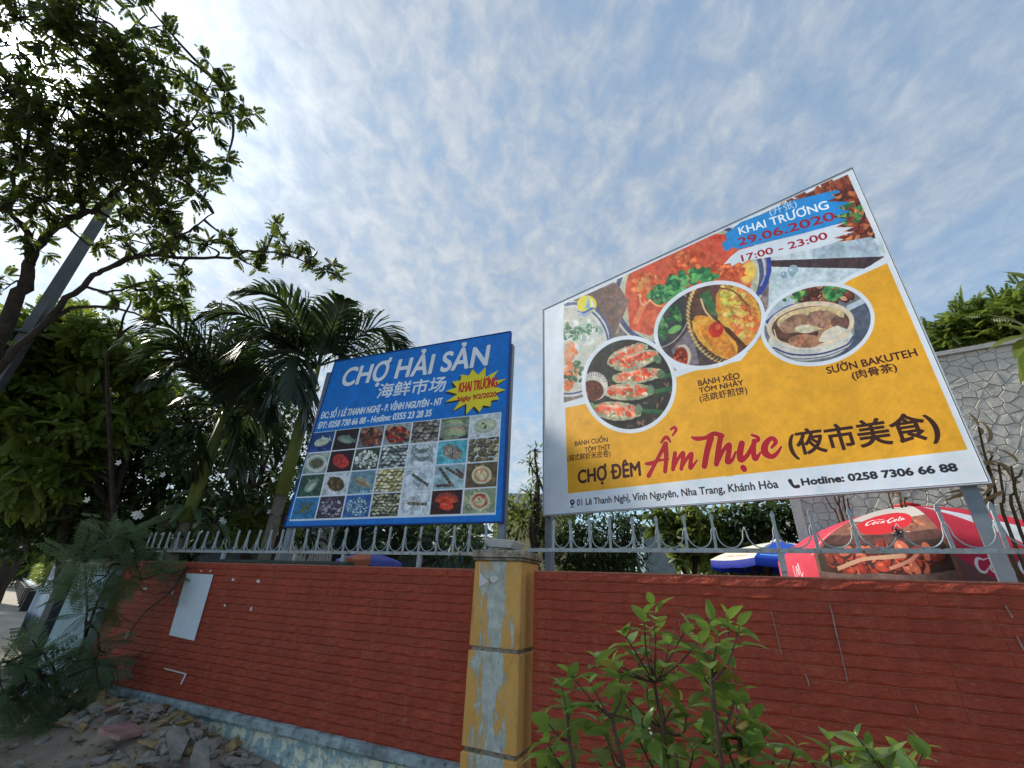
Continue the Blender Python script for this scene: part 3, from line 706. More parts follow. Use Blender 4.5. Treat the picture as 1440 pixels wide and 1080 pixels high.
# ---- big food sign: sketch space = photo region from (740,220), 2.0571 times enlarged
K1 = 1440/700
big = Print((0.4634, 5.577, 2.4345), -0.73577, [(764, 436), (1198, 237), (1390, 677), (765, 724)], (740, 220), K1, 2048)
WHITE = (214, 222, 232)
a = Art(1440, 1080, WHITE)
YEL = (226, 164, 42)
def curve_fill():
    # photo collage behind everything, then the yellow field below the white curve
    a.poly([(108, 430), (930, 52), (1035, 292), (935, 350), (700, 600), (440, 640), (108, 712)], (150, 140, 135), 0.5, (100, 90, 90))
    # upper right: meat, herbs
    a.poly([(640, 190), (930, 52), (1010, 235), (880, 250), (760, 215)], (150, 78, 50), 1.0, (96, 44, 32))
    a.scatter(940, 170, 60, 90, 40, 17, [(172, 96, 58), (140, 62, 40), (188, 118, 76), (116, 48, 36)], rot=-.4, asp=.6, dark=(82, 36, 28))
    a.scatter(820, 105, 90, 26, 22, 13, [(160, 82, 52), (196, 128, 78), (120, 56, 36)], rot=-.4, asp=.6)
    a.scatter(935, 165, 40, 32, 40, 9, [(70, 130, 66), (46, 104, 56), (104, 160, 84)], asp=.5)
    a.line([(840, 160), (905, 140), (950, 130)], 3, (150, 170, 90)); a.poly([(928, 30), (944, 24), (1120, 360), (1060, 345), (1036, 288), (930, 52)], WHITE)
    a.poly([(700, 265), (1030, 235), (1040, 285), (990, 300), (700, 300)], (196, 208, 216), .2)
    a.poly([(820, 265), (1000, 232), (1028, 288), (980, 298), (830, 296)], (168, 186, 202), .3)
    a.poly([(706, 300), (1030, 290), (985, 325), (706, 318)], (66, 52, 56), .2)
    a.poly([(704, 318), (985, 325), (935, 352), (900, 370), (700, 440)], (188, 204, 214), .25)
    a.scatter(760, 335, 30, 10, 5, 12, [(140, 164, 178)])
    # big soup bowl
    a.ell(470, 375, 232, 178, (196, 196, 188), -0.42, .15); a.ell(470, 375, 226, 172, (74, 84, 118), -0.42, ring=12); a.ell(470, 375, 210, 158, (176, 178, 156), -0.42, .2)
    a.line([(700, 290), (703, 330), (690, 372), (674, 398)], 13, (52, 66, 150)); a.line([(690, 300), (692, 340), (678, 375)], 4, (150, 160, 200))
    a.ell(470, 365, 190, 142, (196, 76, 54), -0.35, .45, (208, 92, 64)); a.ell(560, 270, 96, 42, (214, 66, 44), -0.32, .3)
    a.poly([(290, 400), (330, 350), (520, 240), (600, 236), (640, 300), (640, 360), (600, 370), (420, 480), (360, 520), (300, 500)], (192, 70, 52), .4, (206, 100, 68))
    a.ell(640, 335, 26, 40, (230, 190, 90), .2, soft=8)
    a.ell(470, 303, 52, 30, (206, 100, 56), -.45, 1, (168, 58, 34), wob=.25); a.ell(570, 330, 62, 26, (212, 106, 60), .1, 1, (176, 66, 40), wob=.3); a.ell(345, 370, 46, 36, (214, 112, 66), .3, 1, (186, 70, 42), wob=.3)
    a.scatter(470, 300, 44, 24, 18, 9, [(220, 124, 70), (188, 76, 44)], asp=.7); a.scatter(590, 325, 50, 18, 20, 9, [(224, 120, 66), (196, 80, 46)], asp=.7); a.scatter(345, 375, 44, 40, 26, 9, [(222, 128, 76), (190, 72, 44), (226, 150, 90)], asp=.7)
    a.line(spline([(350, 420), (335, 440), (322, 470), (316, 485)], 4), [16]*13, (216, 130, 82)); a.line(spline([(375, 405), (340, 430), (330, 415), (332, 400)], 4), 4, (226, 170, 130)); a.line(spline([(355, 415), (380, 432), (420, 436), (450, 440)], 4), 3.5, (226, 190, 120))
    a.ell(372, 470, 34, 26, (210, 96, 62), .4, .6, (222, 120, 80)); a.ell(410, 415, 24, 26, (214, 108, 60), 0, .5)
    a.scatter(440, 370, 70, 30, 60, 13, [(58, 134, 78), (40, 108, 66), (88, 160, 96), (30, 86, 54), (110, 176, 104)], rot=-.5, asp=.62)
    a.scatter(515, 345, 42, 18, 34, 11, [(52, 128, 74), (36, 100, 60), (90, 160, 92)], asp=.62); a.scatter(385, 400, 40, 22, 26, 10, [(50, 124, 74), (80, 150, 92), (34, 94, 60)], asp=.62); a.scatter(430, 420, 30, 30, 26, 10, [(72, 150, 84), (100, 172, 96), (44, 112, 66)], asp=.7)
    # left plate
    a.poly([(108, 428), (260, 365), (300, 420), (235, 560), (108, 560)], (118, 96, 88), .3)
    a.ell(120, 555, 128, 140, (206, 208, 202), 0); a.ell(120, 555, 122, 134, (70, 84, 130), 0, ring=6); a.ell(118, 560, 112, 124, (186, 186, 178), 0, .35, (204, 204, 192)); a.line(spline([(110, 430), (160, 425), (210, 450), (240, 500), (245, 560)], 5), 7, (84, 96, 140))
    a.scatter(170, 520, 46, 50, 26, 16, [(196, 206, 198), (170, 188, 180), (208, 214, 208)], asp=.5); a.scatter(130, 505, 34, 26, 24, 9, [(62, 110, 84), (96, 144, 110)], asp=.5); a.scatter(185, 500, 22, 14, 12, 7, [(70, 122, 92)], asp=.5)
    a.scatter(128, 600, 18, 60, 40, 10, [(222, 112, 62), (214, 140, 110), (226, 150, 96)], asp=.6); a.scatter(150, 620, 24, 36, 20, 8, [(48, 96, 62), (70, 120, 80)], asp=.6); a.scatter(122, 650, 14, 26, 18, 8, [(226, 110, 50), (40, 90, 56)])
    a.grit(.11)
    a.a[:, :48] = WHITE; a.poly([(0, 380), (108, 400), (108, 1080), (0, 1080)], WHITE); a.poly([(40, 445), (108, 428), (940, 40), (945, 30), (600, 120)], WHITE)
    # logo: sun disc with a sail and two waves
    a.ell(175, 428, 29, 27, (222, 208, 62)); a.poly([(180, 402), (184, 438), (168, 440)], (120, 170, 200)); a.poly([(187, 408), (198, 434), (187, 437)], (226, 232, 235)); a.line([(170, 436), (182, 404)], 1.5, (240, 240, 240))
    a.line(spline([(148, 448), (168, 452), (188, 441), (204, 440)], 5), [3]*4+[8]*8+[3]*4, (70, 110, 190)); a.line(spline([(150, 456), (172, 460), (192, 448)], 5), 3, (120, 150, 215))
    # white curve + yellow field
    a.poly([(108, 712), (150, 700), (440, 618), (660, 560), (740, 470), (925, 350), (1040, 295), (1049, 318), (700, 600), (440, 650), (110, 735)], WHITE)
    a.poly([(112, 727), (300, 690), (480, 622), (620, 590), (680, 520), (760, 480), (935, 358), (1044, 309), (1277, 848), (120, 975)], YEL, .10)
    a.poly([(560, 735), (585, 733), (600, 925), (580, 927)], (206, 148, 38), k=.5)
curve_fill()
def disc(cx, cy, rx, ry, rot, paint):
    a.ell(cx, cy, rx, ry, WHITE, rot)
    save = a.clip; Y, X = np.mgrid[0:a.h, 0:a.w]; X = X-cx; Y = Y-cy; c, sn = math.cos(rot), math.sin(rot)
    a.clip = np.clip((1-np.sqrt(((X*c+Y*sn)/(rx-12))**2+((-X*sn+Y*c)/(ry-12))**2))*min(rx, ry), 0, 1).astype(np.float32)
    paint(); a.grit(.12); a.clip = save
def pancake():
    a.ell(530, 490, 180, 150, (74, 62, 66), 0, .3)
    a.ell(395, 465, 72, 96, (62, 66, 68), .5, .3); a.ell(395, 465, 72, 96, (176, 168, 160), .5, ring=4); a.scatter(400, 470, 46, 50, 55, 13, [(44, 92, 58), (34, 70, 48), (92, 150, 86), (58, 112, 70)], asp=.5); a.ell(430, 500, 22, 10, (110, 168, 96), -.5)
    a.poly([(420, 560), (480, 490), (500, 600), (440, 610)], (120, 112, 118), .3)
    a.ell(575, 465, 112, 150, (90, 62, 50), -.35, .3)
    for k in range(34):
        t = 1.75+k*0.085; x, y = 590+math.cos(t)*122, 455+math.sin(t)*140
        a.ell(x, y, 9, 5, (196, 170, 112), t+.8); a.ell(x+8, y+1, 7, 4, (74, 52, 40), t+.8)
    a.poly([(500, 400), (530, 385), (560, 470), (530, 450)], (60, 104, 66), .3); a.line(spline([(505, 410), (520, 450), (560, 490)], 4), 5, (196, 186, 140))
    a.ell(545, 522, 84, 40, (206, 138, 44), .75, .9, (226, 168, 66), wob=.08); a.ell(556, 535, 70, 26, (222, 150, 56), .75, .6, (190, 112, 36))
    a.ell(615, 455, 62, 96, (206, 168, 66), -.42, 1, (214, 126, 60), wob=.08)
    a.scatter(590, 415, 40, 44, 40, 12, [(198, 186, 84), (176, 160, 62), (214, 196, 110), (186, 130, 60)], asp=.6); a.scatter(630, 480, 36, 52, 50, 12, [(212, 120, 66), (196, 98, 50), (222, 160, 84), (204, 176, 92)], asp=.6)
    a.line(spline([(548, 470), (580, 500), (610, 530), (640, 560)], 5), [5]*5+[14]*11, (84, 46, 30)); a.line(spline([(560, 380), (600, 390), (640, 430)], 4), 5, (128, 78, 40))
    a.ell(548, 500, 22, 24, (206, 62, 38), .5, .5, (188, 44, 30)); a.ell(553, 492, 8, 10, (222, 100, 60), .5)
    a.ell(452, 580, 24, 38, (200, 186, 170), .1); a.ell(446, 584, 22, 34, (122, 40, 28), .1, .8, (160, 60, 36)); a.scatter(446, 586, 16, 26, 18, 4, [(196, 80, 40), (90, 26, 20)])
def rolls():
    a.ell(300, 655, 150, 150, (40, 44, 40), 0, .5)
    a.scatter(400, 690, 60, 70, 60, 9, [(60, 48, 44), (112, 84, 76), (36, 28, 28)], asp=.4); a.scatter(330, 765, 90, 20, 46, 8, [(120, 90, 84), (50, 34, 34)], asp=.4)
    for (x0, y0, x1, y1) in ((345, 640, 440, 630), (340, 690, 430, 668), (330, 735, 420, 742)): a.line([(x0, y0), (x1, y1)], 12, (48, 96, 62)); a.line([(x0, y0+6), (x1, y1+8)], 4, (30, 66, 44))
    for (cx, cy, rx, ry, ro) in ((292, 575, 66, 26, -.40), (318, 590, 72, 24, -.30), (322, 634, 78, 22, -.12), (296, 680, 74, 26, -.02), (262, 736, 72, 28, .06)):
        a.ell(cx+3, cy+7, rx+3, ry+3, (24, 26, 24), ro, soft=4)
        a.ell(cx, cy, rx, ry, (186, 178, 150), ro, 1, (150, 150, 118), wob=.1)
        a.scatter(cx, cy-3, rx*.82, ry*.55, 34, 9, [(222, 88, 56), (230, 110, 78), (206, 70, 44), (232, 150, 120)], rot=ro, asp=.7, rr=ro+.8, tex=.4)
        a.scatter(cx, cy+ry*.4, rx*.8, ry*.3, 12, 7, [(198, 196, 164), (110, 130, 96), (214, 206, 178)], rot=ro, asp=.5)
        a.ell(cx-rx*.2, cy-ry*.5, rx*.5, ry*.2, (240, 222, 204), ro, soft=6)
        a.ell(cx+rx*.86, cy-4, rx*.16, ry*.6, (96, 122, 96), ro, .4)
    a.ell(196, 664, 40, 42, (196, 192, 184), .1, .2)
    for k in range(12): t = -2.6+k*.2; a.line([(196+math.cos(t)*30, 664+math.sin(t)*30), (196+math.cos(t)*44, 664+math.sin(t)*44)], 2, (120, 118, 112))
    a.ell(190, 676, 34, 30, (98, 40, 26), .1, .9, (60, 24, 18)); a.scatter(190, 676, 24, 20, 22, 4, [(150, 70, 40), (70, 28, 20), (176, 90, 50)])
    a.ell(182, 735, 16, 26, (116, 150, 80), .3, .4)
def pot():
    a.ell(830, 485, 170, 130, (110, 112, 120), 0, .2); a.poly([(930, 430), (1010, 400), (1010, 560), (900, 590)], (76, 86, 104), .3)
    a.poly([(680, 470), (760, 395), (800, 400), (700, 500)], (176, 190, 200)); a.line([(695, 482), (720, 458), (748, 438), (772, 428)], [12, 9, 7, 5], (52, 66, 150)); a.line([(700, 500), (770, 450), (810, 425)], 3, (60, 74, 140))
    a.scatter(850, 392, 84, 24, 60, 14, [(150, 88, 62), (120, 62, 46), (176, 120, 90), (196, 150, 118), (92, 46, 36)], asp=.7, dark=(70, 34, 28))
    a.scatter(765, 395, 44, 18, 46, 10, [(62, 128, 70), (40, 98, 56), (120, 170, 92)], asp=.5); a.ell(745, 403, 24, 8, (122, 176, 92), -.4); a.scatter(895, 392, 34, 22, 44, 10, [(58, 128, 74), (36, 92, 54), (92, 158, 90)], asp=.6)
    a.poly([(925, 432), (985, 405), (988, 420), (930, 448)], (176, 190, 204))
    a.ell(828, 510, 122, 74, (150, 142, 134), -.10, .2); a.ell(822, 530, 124, 60, (196, 196, 190), -.10, .15)
    a.line(spline([(712, 552), (770, 572), (850, 570), (925, 545), (945, 520)], 5), 5, (60, 66, 116)); a.line(spline([(716, 560), (776, 584), (860, 578), (930, 552)], 5), 2.5, (80, 84, 120)); a.line(spline([(740, 578), (800, 592), (880, 580)], 5), 3, (110, 120, 130))
    a.ell(822, 486, 128, 68, (212, 196, 172), -.12, .1); a.ell(822, 488, 114, 56, (96, 66, 52), -.12, .4); a.ell(822, 470, 100, 36, (206, 184, 138), -.14, .2)
    a.ell(775, 482, 46, 24, (176, 138, 112), -.45, .9, (140, 100, 80), wob=.15); a.ell(860, 470, 54, 26, (166, 130, 110), .1, .9, (124, 90, 78), wob=.15); a.ell(905, 480, 26, 18, (110, 78, 66), .2, .5)
    a.ell(805, 498, 30, 13, (206, 198, 170), 0, .3); a.ell(805, 533, 50, 20, (178, 132, 100), 0, .9, (146, 100, 76), wob=.15); a.poly([(845, 505), (900, 488), (930, 500), (880, 538), (846, 535)], (210, 204, 186), .15); a.line(spline([(840, 530), (855, 505), (880, 490)], 4), 9, (180, 130, 100))
    a.line(spline([(716, 500), (735, 540), (800, 556), (870, 548)], 5), 3, (226, 214, 196))
a.ell(452, 575, 36, 48, WHITE, .1)
disc(530, 487, 166, 124, -.36, pancake)
disc(297, 659, 138, 142, -.25, rolls)
disc(842, 484, 168, 120, -.20, pot)
# brushed blue and white banners
a.poly([(575, 275), (565, 252), (580, 240), (576, 222), (590, 215), (620, 190), (700, 160), (760, 130), (850, 108), (900, 97), (910, 104), (880, 112), (898, 118), (870, 130), (938, 132), (900, 150), (940, 160), (880, 175), (930, 182), (895, 197), (870, 205), (700, 245), (612, 268), (600, 262)], (36, 134, 206), .12)
a.poly([(570, 312), (590, 290), (615, 270), (700, 246), (800, 222), (900, 196), (925, 190), (895, 205), (948, 205), (915, 218), (950, 218), (890, 236), (920, 240), (850, 262), (740, 285), (640, 300), (625, 310), (615, 305), (595, 318), (590, 308)], (206, 216, 228), .04)
big.warp(a)
DK = (62, 24, 18); RD = (150, 28, 48)
big.text('(开张)', (706, 170), (784, 143), (704, 152), (196, 220, 240))
big.text('KHAI TRƯƠNG', (618, 226), (877, 150), (616, 204), (236, 240, 246), 1.0)
big.text('29.06.2020', (615, 258), (895, 182), (613, 236), RD, 1.8)
big.text('17:00 - 23:00', (625, 303), (873, 237), (624, 284), RD, 1.4)
big.text('SƯỜN BAKUTEH', (872, 628), (1133, 576), (868, 608), DK, 1.2)
big.text('(肉骨茶)', (945, 643), (1074, 618), (942, 624), DK, .8)
big.text('BÁNH XÈO', (499, 664), (618, 641), (498, 648), DK, 1.2)
big.text('TÔM NHẢY', (502, 684), (629, 660), (501, 670), DK, 1.2)
big.text('(活跳虾煎饼)', (503, 709), (640, 684), (502, 692), DK, .6)
big.text('BÁNH CUỐN', (141, 837), (236, 825), (141, 824), DK, .8)
big.text('TÔM THỊT', (170, 855), (243, 846), (170, 842), DK, .8)
big.text('(越式鲜虾米皮卷)', (119, 880), (244, 866), (119, 866), DK, .4)
big.text('CHỢ ĐÊM', (150, 945), (331, 922), (150, 908), DK, 3.4)
big.text('(夜市美食)', (766, 860), (1200, 806), (762, 806), (56, 26, 18), 2.6)
big.text('01 Lê Thanh Nghị, Vĩnh Nguyên, Nha Trang, Khánh Hòa', (147, 1010), (730, 958), (147, 992), (44, 46, 52), .9)
big.text('Hotline: 0258 7306 66 88', (799, 951), (1249, 909), (798, 932), (34, 38, 46), 1.8)
RED = (172, 22, 34)
AT = [[(185, 512, 30), (235, 420, 22), (300, 300, 26), (325, 255, 34)], [(322, 260, 38), (330, 360, 30), (320, 478, 26)], [(165, 415, 16), (205, 412, 26), (270, 390, 14), (350, 378, 5)],
      [(288, 245, 10), (322, 205, 24), (345, 210, 20), (364, 240, 8)], [(370, 138, 14), (395, 122, 16), (410, 145, 18), (382, 188, 8)],
      [(402, 330, 24), (392, 400, 28), (385, 462, 26)], [(395, 440, 14), (430, 370, 18), (468, 328, 24), (462, 400, 26), (452, 458, 24)], [(462, 440, 12), (500, 370, 18), (535, 335, 24), (528, 400, 26), (528, 452, 22), (580, 388, 4)],
      [(538, 203, 10), (580, 214, 30), (650, 205, 26), (715, 172, 30), (780, 190, 34)], [(690, 205, 46), (660, 320, 40), (638, 438, 36)],
      [(772, 185, 36), (752, 300, 36), (735, 420, 32)], [(745, 410, 16), (790, 310, 22), (838, 258, 28), (835, 320, 34), (825, 400, 34), (862, 385, 20), (890, 320, 5)],
      [(940, 248, 40), (925, 330, 44), (935, 385, 38), (985, 345, 26), (1030, 262, 22)], [(1040, 230, 30), (1034, 310, 32), (1050, 378, 30), (1090, 325, 6)], [(1022, 182, 12), (1066, 200, 20), (1070, 225, 24), (1035, 240, 14)],
      [(950, 445, 38), (960, 462, 36)], [(1182, 285, 12), (1215, 240, 26), (1180, 208, 30), (1130, 260, 44), (1128, 325, 50), (1180, 358, 36), (1225, 330, 22), (1260, 278, 5)]]
big.strokes(AT, (880, 580), 5.76, (232, 196, 130), 5.2)
big.strokes(AT, (880, 580), 5.76, RED, 3.4)
# pin and handset icons
big.strokes([[(1330, 552, 26), (1345, 580, 18), (1368, 602, 18), (1396, 598, 26)]], (880, 580), 5.76, (34, 38, 46), 2.0)
pt_ = lambda pts: [np.array([big.z2t(*p) for p in pts])]
th = np.linspace(0, 2*math.pi, 20, endpoint=False)
big.fill(pt_([(133+7*math.cos(t), 999+7*math.sin(t)) for t in th]), (34, 38, 46)); big.fill(pt_([(127, 1002), (139, 1001), (133, 1013)]), (34, 38, 46)); big.fill(pt_([(133+2.8*math.cos(t), 999+2.8*math.sin(t)) for t in th]), WHITE); big.fill(pt_([(127, 1014), (140, 1013), (140, 1015), (127, 1016)]), (34, 38, 46))
m_big = big.material('food_sign_print', 1.22)
def sign_board(pr, mat, name, label, post_px, back_mat, edge_mat, th_, ztop_rel, pw, gz, sheet_name):
    t = thing(name, label, 'billboard', tuple(pr.O), pr.ang)
    panel(t, pr, mat, sheet_name, 0.0, 0.011)
    A, B, C_, D = pr.quad; P = [A, B, C_, D]
    m = MB(); V = [(p[0], 0.012, p[1]) for p in P]+[(p[0], th_, p[1]) for p in P]
    m.add(V, [(4, 5, 6, 7), (3, 2, 1, 0)]+[(i, (i+1) % 4, 4+(i+1) % 4, 4+i) for i in range(4)]); m.build('backing', back_mat, t)
    cxm = sum(p[0] for p in P)/4; czm = sum(p[1] for p in P)/4
    for nm, i, j in (('frame_top', 0, 1), ('frame_side', 1, 2), ('frame_bottom', 2, 3), ('frame_side', 3, 0)):
        a_, b_ = P[i], P[j]
        def grow(p, k): return (p[0]+math.copysign(k, p[0]-cxm), p[1]+math.copysign(k, p[1]-czm))
        a2, b2 = grow(a_, .014), grow(b_, .014); a3, b3 = grow(a_, -.006), grow(b_, -.006)
        V = [(a3[0], -.008, a3[1]), (b3[0], -.008, b3[1]), (b2[0], -.008, b2[1]), (a2[0], -.008, a2[1]), (a3[0], th_+.004, a3[1]), (b3[0], th_+.004, b3[1]), (b2[0], th_+.004, b2[1]), (a2[0], th_+.004, a2[1])]
        MB().add(V, [(0, 1, 2, 3), (7, 6, 5, 4), (0, 4, 5, 1), (1, 5, 6, 2), (2, 6, 7, 3), (3, 7, 4, 0)]).build(nm, edge_mat, t)
    zt = (A[1]+B[1])/2-0.15
    for (u, zz_) in post_px:
        MB().box(u-pw/2, u+pw/2, th_+.006, th_+.006+pw, -pr.O[2]+gz, zt).build('post', M['post'], t)
    for f in (.12, .5, .88):
        z = D[1]+(A[1]-D[1])*f; MB().box(P[3][0]+.05, P[1][0]-.08, th_+.006+pw, th_+.046+pw, z-.02, z+.02).build('cross_rail', M['post'], t)
    return t
blue_edge = plain('blue_sheet_edge', srgb(20, 70, 160, 1.0), .5, .4, var=.1)
white_edge = plain('white_frame_edge', srgb(190, 200, 212, 1.0), .45, .4, var=.1)
sign_r = sign_board(big, m_big, 'billboard', 'large yellow and white food billboard with three round dish photos right of the pillar', [(0.035, 0), (big.quad[2][0]-.10, 0), (1.95, 0)][:2], plain('sheet_back', (.3, .3, .32), .5, .4, var=.1), white_edge, 0.05, 0, 0.085, 0.0, 'printed_sheet')

# ---- blue seafood sign: sketch space = photo region from (390,450), 3.6 times enlarged
sea = Print((-2.8490, 5.9345, 2.2512), -0.37115, [(472, 509), (717, 467), (705, 733), (401, 740)], (390, 450), 3.6, 1600)
BLUE = (8, 112, 200)
a = Art(1260, 1080, BLUE)
n_g = a.n1[..., None]; a.a *= (0.9+0.2*n_g)
st = []
for k in range(28):
    t = k*2*math.pi/28+.1; q = (1.0 if k % 2 == 0 else .66)*(1+.10*math.sin(k*2.7)); st.append((1005+math.cos(t)*152*q, 356+math.sin(t)*118*q-(math.cos(t)*152*q)*.10))
a.poly([(x-8, y+10) for x, y in st], (44, 40, 30)); a.poly(st, (226, 206, 40))
GQ = [np.array(p, float) for p in ((178, 570), (1135, 465), (1105, 985), (60, 1018))]
a.poly(GQ, (212, 220, 232))
# the grid is laid out on the panel plane so that its cells are equal there
Gt = [np.array(sea.uv(390+p[0]/3.6, 450+p[1]/3.6)) for p in GQ]
def cell_pt(s_, t_):
    q = (Gt[0]*(1-s_)+Gt[1]*s_)*(1-t_)+(Gt[3]*(1-s_)+Gt[2]*s_)*t_; P = sea.O+q[0]*sea.d; P[2] = sea.O[2]+q[1]
    px, py = project(P); return np.array([(px-390)*3.6, (py-450)*3.6])
rg_ = np.random.default_rng(3)
def fish(c, w, h, body, belly, ro):
    a.ell(c[0], c[1], w*.36, h*.20, body, ro, .4); a.ell(c[0], c[1]+h*.06, w*.28, h*.10, belly, ro, .2, soft=4)
    d = np.array([math.cos(ro), math.sin(ro)]); n = np.array([-d[1], d[0]]); t_ = c+d*w*.32
    a.poly([t_, t_+d*w*.14+n*h*.17, t_+d*w*.09, t_+d*w*.14-n*h*.17], body); a.ell(*(c-d*w*.26), 2.5, 2.5, (20, 20, 20))
    a.poly([c-n*h*.18+d*w*.05, c-n*h*.30+d*w*.14, c-n*h*.15+d*w*.18], body)
def lobster(c, w, h, col, ro, tail=True):
    d = np.array([math.cos(ro), math.sin(ro)]); n = np.array([-d[1], d[0]])
    for k in range(5):
        for s_ in (-1, 1): b = c+d*(k-2)*w*.06; a.line([b, b+n*s_*h*.17+d*w*.05, b+n*s_*h*.30+d*w*.02], 2.6, tuple(v*.85 for v in col))
    a.line(spline([c-d*w*.2, c-d*w*.35-n*h*.12, c-d*w*.46+n*h*.05], 4), 2.2, col); a.line(spline([c-d*w*.2, c-d*w*.38+n*h*.02, c-d*w*.46+n*h*.30], 4), 2.2, col)
    for k in range(7): q = c+d*(k-2.5)*w*.075; a.ell(*q, w*.058, h*(.12-.008*k), tuple(v*(1 if k % 2 else .75) for v in col), ro+1.57, .4)
    a.poly([c+d*w*.28, c+d*w*.40+n*h*.1, c+d*w*.42, c+d*w*.40-n*h*.1], tuple(v*.8 for v in col))
pal = {
 (0,0): ((26, 62, 120), 'fish', (188, 196, 180), (214, 214, 190), -.25), (0,1): ((38, 24, 28), 'fish', (104, 128, 118), (140, 158, 146), .25),
 (0,2): ((110, 108, 112), 'pile', [(150, 72, 44), (110, 46, 32), (178, 110, 76), (60, 36, 30)], 13), (0,3): ((150, 156, 160), 'pile', [(150, 26, 26), (110, 18, 20), (190, 110, 50), (70, 20, 18)], 14),
 (0,4): ((70, 66, 62), 'shells', [(140, 132, 122), (108, 100, 92), (160, 154, 144)], 18), (0,5): ((120, 130, 112), 'shrimp', (166, 176, 136), (196, 202, 170)), (0,6): ((196, 206, 210), 'plate', (176, 184, 156), (206, 208, 178)),
 (1,0): ((150, 162, 160), 'plate', (84, 80, 68), (110, 106, 90)), (1,1): ((40, 18, 26), 'blob', (190, 62, 52), (160, 40, 40)), (1,2): ((56, 70, 56), 'pile', [(196, 204, 196), (220, 224, 220), (170, 180, 174)], 13),
 (1,3): ((60, 68, 72), 'shells', [(150, 160, 160), (100, 110, 112), (190, 196, 190)], 17), (1,4): ((196, 206, 216), 'crab', (120, 134, 130), (86, 102, 104)), (1,5): ((88, 172, 190), 'blob', (122, 112, 106), (150, 140, 132)), (1,6): ((196, 204, 210), 'shells', [(136, 122, 88), (190, 180, 140), (100, 92, 70)], 22),
 (2,0): ((44, 74, 64), 'fish', (120, 146, 128), (176, 188, 176), -.7), (2,1): ((190, 200, 208), 'blob', (62, 54, 34), (96, 74, 44)), (2,2): ((104, 140, 156), 'fish', (150, 150, 130), (130, 116, 92), .5), (2,3): ((130, 124, 84), 'shells', [(196, 190, 140), (160, 150, 100), (214, 210, 176)], 17),
 (2,4): ((196, 206, 218), 'lobster', (84, 96, 88), .6), (2,5): ((150, 178, 186), 'prawns', (66, 58, 56), (110, 96, 90)), (2,6): ((96, 82, 60), 'scallop', (190, 150, 116), (206, 186, 150)),
 (3,0): ((36, 112, 164), 'lobster', (104, 112, 50), -.65), (3,1): ((60, 50, 66), 'pile', [(96, 86, 112), (140, 134, 156), (66, 54, 78), (176, 176, 180)], 12), (3,2): ((52, 100, 170), 'pile', [(150, 186, 206), (98, 140, 176), (60, 96, 150), (186, 206, 216)], 8),
 (3,3): ((54, 58, 48), 'shells', [(150, 150, 122), (112, 112, 92), (190, 188, 166)], 15), (3,4): ((198, 206, 216), 'lobster', (128, 124, 104), .05), (3,5): ((58, 30, 30), 'crabred', (206, 52, 34), (226, 92, 64)), (3,6): ((150, 160, 130), 'scallop', (204, 170, 140), (150, 70, 50))}
